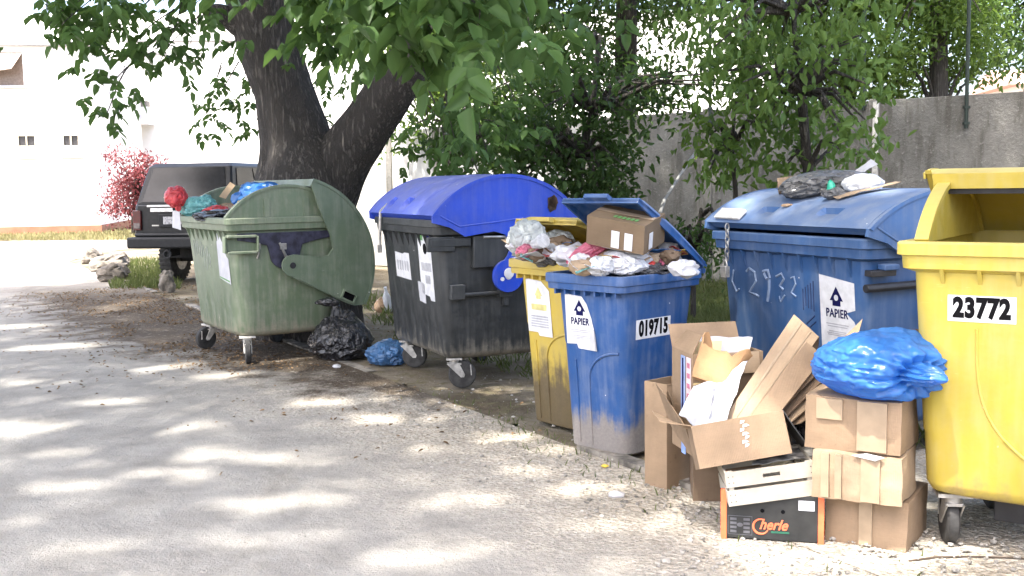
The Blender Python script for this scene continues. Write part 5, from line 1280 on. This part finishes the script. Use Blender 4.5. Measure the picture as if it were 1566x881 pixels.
# white slatted crate, tilted on top of it
wc = empty('wooden_crate', (0, 0, 0), 0, 'cream slatted crate with a hand slot, tilted on the dark fruit crate', 'crate')
wc.matrix_world = basis(at(1115, 775, 4.17), at(1250, 757, 4.15) - at(1115, 775, 4.17), Vector((-.10, -.02, 1)))
m_wd = plain('cream_painted_wood', (.40, .365, .30), .75, var=.06, scale=12)
w0 = (at(1250, 757, 4.15) - at(1115, 775, 4.17)).length; wd = .25
def slat(y, z, hh, hole=False):
    b = MB()
    if not hole: b.box((w0 / 2, y, z), (w0, .007, hh))
    else:
        hx, hw_, hz_ = w0 * .52, .068, .016
        b.box(((hx - hw_ / 2) / 2, y, z), (hx - hw_ / 2, .007, hh)); b.box(((hx + hw_ / 2 + w0) / 2, y, z), (w0 - hx - hw_ / 2, .007, hh))
        for s in (-1, 1): b.box((hx, y, z + s * (hz_ / 2 + (hh - hz_) / 4)), (hw_, .007, (hh - hz_) / 2))
    b.build('slat', m_wd, wc, 30)
for y in (0, wd): slat(y, .032, .062); slat(y, .108, .062, True)
for x in (0, w0):
    for z, hh in ((.032, .062), (.108, .062)):
        b = MB(); b.box((x + (-.004 if x else .004), wd / 2, z), (.007, wd - .01, hh)); b.build('slat', m_wd, wc, 30)
    for y in (.012, wd - .012):
        b = MB(); b.box((x + (-.02 if x else .02), y, .07), (.02, .016, .138)); b.build('corner_block', m_wd, wc, 30)
b = MB(); b.box((w0 / 2, wd / 2, .004), (w0 - .02, wd - .02, .005)); b.build('base', m_wd, wc, 30)
b = MB()
for x in (.012, .03, w0 - .012): 
    for z in (.018, .045, .095, .12): plate(b, circ(.0022, x, z, 8), Matrix.Translation((0, -.0037, 0)) @ Matrix.Rotation(R(90), 4, 'X'), .0012)
b.build('nail', MAT['blackmetal'], wc, 0)
sheet('paper_sheet', [at(1150, 712, 4.24), at(1246, 700, 4.26), at(1240, 683, 4.38), at(1160, 700, 4.38)], plain('grey_pulp', (.30, .29, .27), .9, var=.3), 'grey pulp tray sticking out of the cream slatted crate', 'tray', amp=.012, n=12)

def open_carton(M, w, d, h, mat, label, flaps=(), inner=None, group='cartons by the yellow container', t=.005):
    o = empty('carton', (0, 0, 0), 0, label, 'cardboard box', group); o.matrix_world = M
    b = MB()
    def rc(i, z): return [Vector((i, i, z)), Vector((w - i, i, z)), Vector((w - i, d - i, z)), Vector((i, d - i, z))]
    b.rings([rc(0, 0), rc(0, h * .5), rc(0, h), rc(t, h), rc(t, h * .5), rc(t, t)]); b.build('carton_body', mat, o, 20, .0015)
    for q, mm in flaps:
        s = MB(); q = [Vector(p) for p in q]; nn = (q[1] - q[0]).cross(q[3] - q[0]).normalized(); rs0 = []; rs1 = []
        n = 6; sd_ = random.random() * 9
        for j in range(n + 1):
            a, c_ = [], []
            for i in range(n + 1):
                u, v = i / n, j / n; p = q[0] * (1 - u) * (1 - v) + q[1] * u * (1 - v) + q[2] * u * v + q[3] * (1 - u) * v
                e = .006 * noise.noise(p * 8 + Vector((sd_, 0, 0))) * v; a.append(p + nn * (e + .004)); c_.append(p + nn * e)
            rs0.append(a + c_[::-1])
        s.rings(rs0); s.build('flap', mm, o, 30)
    return o
# tilted open carton in front
p0 = at(1070, 718, 4.19); X = at(1212, 693, 4.17) - p0; Z = at(1045, 655, 4.24) - p0; Mx = basis(p0, X, Z); w_, h_ = X.length, Z.length
TC = open_carton(Mx, w_, .26, h_, MAT['card'], 'open carton tilted in front of the pile, full of folded cardboard',
    flaps=[([(0, .0, h_), (0, .26, h_), (-.13, .28, h_ + .10), (-.12, .03, h_ + .04)], MAT['card']), ([(w_, .0, h_ + .002), (w_, .26, h_), (w_ + .075, .26, h_ - .15), (w_ + .07, .01, h_ - .16)], m_dk)])  # right flap painted near-black as the shade of the open inside
b = MB()
for k in range(7):
    x = w_ * .52 + .008 * math.sin(k * 2.1); z = h_ * (.85 - .09 * k)
    b.slab([(x, -.003, z), (x + .016 + .012 * (k % 2), -.003, z + .004), (x + .02, -.003, z + .012), (x + .004, -.003, z + .014)], .001)
b.build('torn_spots', plain('torn_white_paper', (.6, .57, .54), .8), TC, 0)
# narrow upright carton leaning at the left
Ml = Matrix.Translation((.62, 5.04, 0)) @ Matrix.Rotation(-R(50), 4, 'Z')
open_carton(Ml, .14, .19, .50, MAT['card'], 'narrow tall carton standing upright beside the blue wheelie bin', flaps=[([(.14, 0, .49), (.14, .19, .49), (.17, .20, .40), (.18, .02, .38)], MAT['card'])])
b = MB(); s_ = sheet('cardboard_piece', [at(1001, 584, 4.92), at(1046, 650, 4.5), at(1070, 716, 4.45), at(1026, 652, 4.85)], MAT['card'], 'slanting cardboard flap between the narrow tall carton and the tilted carton', 'cardboard', 'flattened cardboard in the pile', amp=.004, n=8)
# small dark carton on the ground
Ml = Matrix.Translation((.80, 4.74, 0)) @ Matrix.Rotation(-R(6), 4, 'Z')
open_carton(Ml, .30, .26, .235, MAT['carddark'], 'dark brown low carton on the ground behind the fruit crate')
# carton with printed labels further back
Ml = Matrix.Translation((.777, 4.62, .24)) @ Matrix.Rotation(R(12), 4, 'Z')
lb = open_carton(Ml, .33, .25, .45, MAT['card'], 'upright open carton with blue and pink printed labels on its side', flaps=[([(0, .25, .45), (.33, .25, .45), (.33, .30, .545), (0, .30, .545)], MAT['card']), ([(0, 0, .45), (0, .25, .45), (.07, .24, .525), (.05, .02, .53)], MAT['card']), ([(0.02, 0, .45), (.31, 0, .45), (.31, -.02, .36), (.02, -.03, .36)], MAT['cardlight'])])
b = MB(); b.box((-.0025, .105, .30), (.002, .05, .26)); l1_ = b.build('label', plain('blue_print', (.25, .33, .55), .6), lb, 0)
b = MB(); b.box((-.004, .105, .30), (.002, .016, .24)); b.build('label_stripe', MAT['navy'], l1_, 0)
b = MB(); b.box((-.0025, .038, .33), (.002, .05, .20)); l1_ = b.build('label', plain('pink_white_label', (.62, .5, .52), .6), lb, 0)
b = MB()
for k in range(4): b.box((-.004, .038, .26 + .045 * k), (.002, .03, .022))
b.build('label_print', plain('magenta_print', (.4, .12, .2), .6), l1_, 0)
b = MB(); b.box((-.0025, .10, .04), (.002, .05, .10)); b.build('label', plain('blue_print_low', (.2, .3, .6), .6), lb, 0)
sheet('folder', [at(1060, 590, 4.62), at(1096, 580, 4.66), at(1104, 521, 4.72), at(1062, 523, 4.72)], plain('pale_yellow_folder', (.66, .52, .27), .7, var=.05), 'pale yellow card folder standing in the labelled carton', 'folder', amp=.003, n=8)
sheet('paper_sheet', [at(1070, 545, 4.70), at(1140, 560, 4.72), at(1150, 517, 4.78), at(1064, 516, 4.78)], MAT['paper'], 'white paper sheet standing behind the yellow folder', 'paper', amp=.012, n=12)
pb_ = MB(); C0 = at(1098, 562, 4.55)
bm = bmesh.new()
ringz = []
for j in range(10):
    t = j / 9; rr = []
    for k in range(26):
        a = 2 * math.pi * k / 26; e = 1 + .12 * noise.noise(Vector((math.cos(a) * 2, math.sin(a) * 2, t * 2)))
        zt = .15 + .05 * noise.noise(Vector((math.cos(a) * 1.6, math.sin(a) * 1.6, 7))) + .035 * (1 if math.cos(a * 2.0 + .6) > .2 else -.4)
        rr.append(Vector((.105 * math.cos(a) * e * (.82 + .25 * t), .06 * math.sin(a) * e, -.08 + t * zt)))
    ringz.append(rr)
inner = [[p * 1.0 - Vector((p.x * .04, p.y * .06, -.002)) for p in r] for r in ringz[::-1]]
pb_.rings(ringz + inner); pbo = pb_.build('paper_bag', cardboard('kraft_paper', (.44, .26, .13)), None, 25); pbo.location = C0; pbo.rotation_euler = (-.35, .35, -.35); tag(pbo, 'torn open brown paper bag in front of the yellow folder', 'paper bag')
# white sheets and flattened cardboard standing in the tilted carton
G_SH = 'flattened cardboard in the pile'
sheet('paper_sheet', [at(1035, 640, 4.30), at(1080, 660, 4.28), at(1090, 588, 4.42), at(1062, 588, 4.45)], MAT['paper'], 'creased white sheet at the left of the tilted open carton', 'paper', amp=.034, n=16, seed=2)
sheet('paper_sheet', [at(1074, 660, 4.29), at(1112, 650, 4.29), at(1143, 548, 4.50), at(1092, 588, 4.47)], MAT['paper'], 'second creased white sheet, next to the leaning cardboard', 'paper', amp=.032, n=16, seed=5)
sheet('cardboard_piece', [at(1098, 655, 4.30), at(1152, 650, 4.30), at(1252, 516, 4.62), at(1214, 482, 4.68)], MAT['cardlight'], 'largest flattened carton leaning to the right in the pile', 'cardboard', G_SH, amp=.004, n=12, t=.005)
sheet('cardboard_piece', [at(1214, 482, 4.685), at(1252, 516, 4.625), at(1248, 545, 4.70), at(1222, 528, 4.76)], MAT['card'], 'folded end of the largest leaning carton, pointing up', 'cardboard', G_SH, amp=.006, n=8)
sheet('cardboard_piece', [at(1136, 655, 4.24), at(1184, 645, 4.24), at(1260, 548, 4.47), at(1233, 526, 4.50)], MAT['card'], 'second flattened carton, lying over the largest one', 'cardboard', G_SH, amp=.003, n=10, t=.014)
for k, lab in enumerate(('third flattened sheet, just below the second flattened carton', 'fourth flattened sheet of the fan of leaning cardboard', 'fifth flattened sheet of the fan, half hidden by the blue bag', 'lowest flattened sheet of the fan above the stacked cartons')):
    x = 1172 + 16 * k
    sheet('cardboard_piece', [at(x - 24, 655, 4.30 + .015 * k), at(x + 6, 648, 4.27 + .015 * k), at(1268 + 9 * k, 552 + 13 * k, 4.48), at(1252 + 6 * k, 536 + 14 * k, 4.53)], MAT[('card', 'carddark', 'cardlight', 'card')[k]], lab, 'cardboard', G_SH, amp=.004, n=8, t=.004)
sheet('cardboard_piece', [at(1232, 600, 4.60), at(1290, 590, 4.60), at(1319, 489, 4.74), at(1262, 545, 4.76)], MAT['card'], 'upright cardboard sheet leaning against the big blue container', 'cardboard', G_SH, amp=.003, n=8, t=.005)
sheet('cardboard_piece', [at(1375, 560, 4.42), at(1412, 560, 4.40), at(1409, 503, 4.42), at(1376, 504, 4.44)], MAT['carddark'], 'brown cardboard edge between the blue bag and the yellow container', 'cardboard', G_SH, amp=.003, n=6, t=.005)
def lerp_quad(q, u, v): return q[0].lerp(q[1], u).lerp(q[3].lerp(q[2], u), v)
for o_ in [o for o in bpy.data.objects if o.get('label') in ('largest flattened carton leaning to the right in the pile',)]:
    qq = [at(1098, 655, 4.30), at(1152, 650, 4.30), at(1252, 516, 4.62), at(1214, 482, 4.68)]; nq = (qq[1] - qq[0]).cross(qq[3] - qq[0]).normalized()
    for u0, u1 in ((.28, .36), (.70, .73)):
        b = MB(); b.slab([lerp_quad(qq, u0, .02) + nq * .008, lerp_quad(qq, u1, .02) + nq * .008, lerp_quad(qq, u1, .98) + nq * .008, lerp_quad(qq, u0, .98) + nq * .008], .002); b.build('tape', MAT['tape'], o_, 0)
# black lump added to fill the shaded gap by the tilted carton
crumple('rubbish_bag', at(1222, 652, 4.52), (.06, .12, .16), B_BLACK, 'black filler for the shaded gap between the tilted carton and the stacked cartons', 'rubbish bag', 7.1, amp=.2)

# ------------------------------------------------------------------ loose stuff on the ground
def scatter_stones(name, pts, mat, label):
    V = []; Fc = []
    base = []
    bm = bmesh.new(); bmesh.ops.create_icosphere(bm, subdivisions=1, radius=1); base = [v.co.copy() for v in bm.verts]; fb = [[v.index for v in f.verts] for f in bm.faces]; bm.free()
    for (p, r) in pts:
        o = len(V); sx, sy, sz = rng.uniform(.7, 1.3), rng.uniform(.7, 1.3), rng.uniform(.4, .8); a = rng.uniform(0, 6.3)
        for b in base:
            k = rng.uniform(.8, 1.15); x, y, z = b.x * sx * k, b.y * sy * k, b.z * sz * k
            V.append((p.x + r * (x * math.cos(a) - y * math.sin(a)), p.y + r * (x * math.sin(a) + y * math.cos(a)), p.z + r * (z + .25)))
        Fc += [[i + o for i in f] for f in fb]
    me = bpy.data.meshes.new(name); me.from_pydata(V, [], Fc); o = link_mesh(name, me, mat, None, 30); tag(o, kind='stuff'); o['label'] = label
pts = []
while len(pts) < 1900:
    t = rng.random()
    if t < .55: q = gr(rng.uniform(880, 1330), rng.uniform(735, 881))
    elif t < .8: q = gr(rng.uniform(1250, 1566), rng.uniform(790, 881))
    else: q = gr(rng.uniform(560, 980), rng.uniform(575, 740))
    d = kd(q)
    if d < -.75 - .5 * noise.noise(q * 1.5): continue
    pts.append((Vector((q.x, q.y, .002 if d < 0 else .012)), .0035 + .010 * rng.random() ** 4 + (.008 if rng.random() < .02 else 0)))
scatter_stones('gravel', pts, plain('pebble', (.34, .32, .285), .9, var=.35, scale=15), 'loose pebbles on the dirt in front of the cardboard pile')
P = []; D = []; Nn = []; Ls = []
while len(P) < 5200:
    s_ = rng.uniform(1.5, 13); d = -.55 + rng.normal() * .85; q = KP + KD * s_ + KN * d
    if noise.noise(Vector((q.x * 1.3, q.y * 1.3, 3))) < -.05 - .2 * rng.random(): continue
    if s_ < 4.5 and rng.random() < .92: continue
    if d < -1.2 and rng.random() < .6: continue
    P.append((q.x, q.y, .006 + .012 * rng.random())); dd = rng.normal(size=3); dd[2] *= .25; D.append(dd); n_ = rng.normal(size=3) * .35; n_[2] = 1; Nn.append(n_); Ls.append(rng.uniform(.010, .038))
M_DEAD = leafmat('dead_leaf', (.07, .045, .025), (.20, .13, .07), .1, (.3, .2, .1), .8)
o = leaf_mesh('leaf_litter', P, D, Nn, Ls, .5, M_DEAD); tag(o, kind='stuff'); o['label'] = 'brown leaf litter on the ground around the green container'
b = MB(); b.tube([gr(1390, 858, .006), gr(1430, 852, .012), gr(1480, 851, .008), gr(1560, 853, .01), gr(1590, 862, .006)], [.004, .004, .0035, .003, .002], 7)
tag(b.build('twig', plain('twig_bark', (.07, .05, .035), .9), None, 40), 'thin dark twig on the ground in front of the yellow container', 'twig')
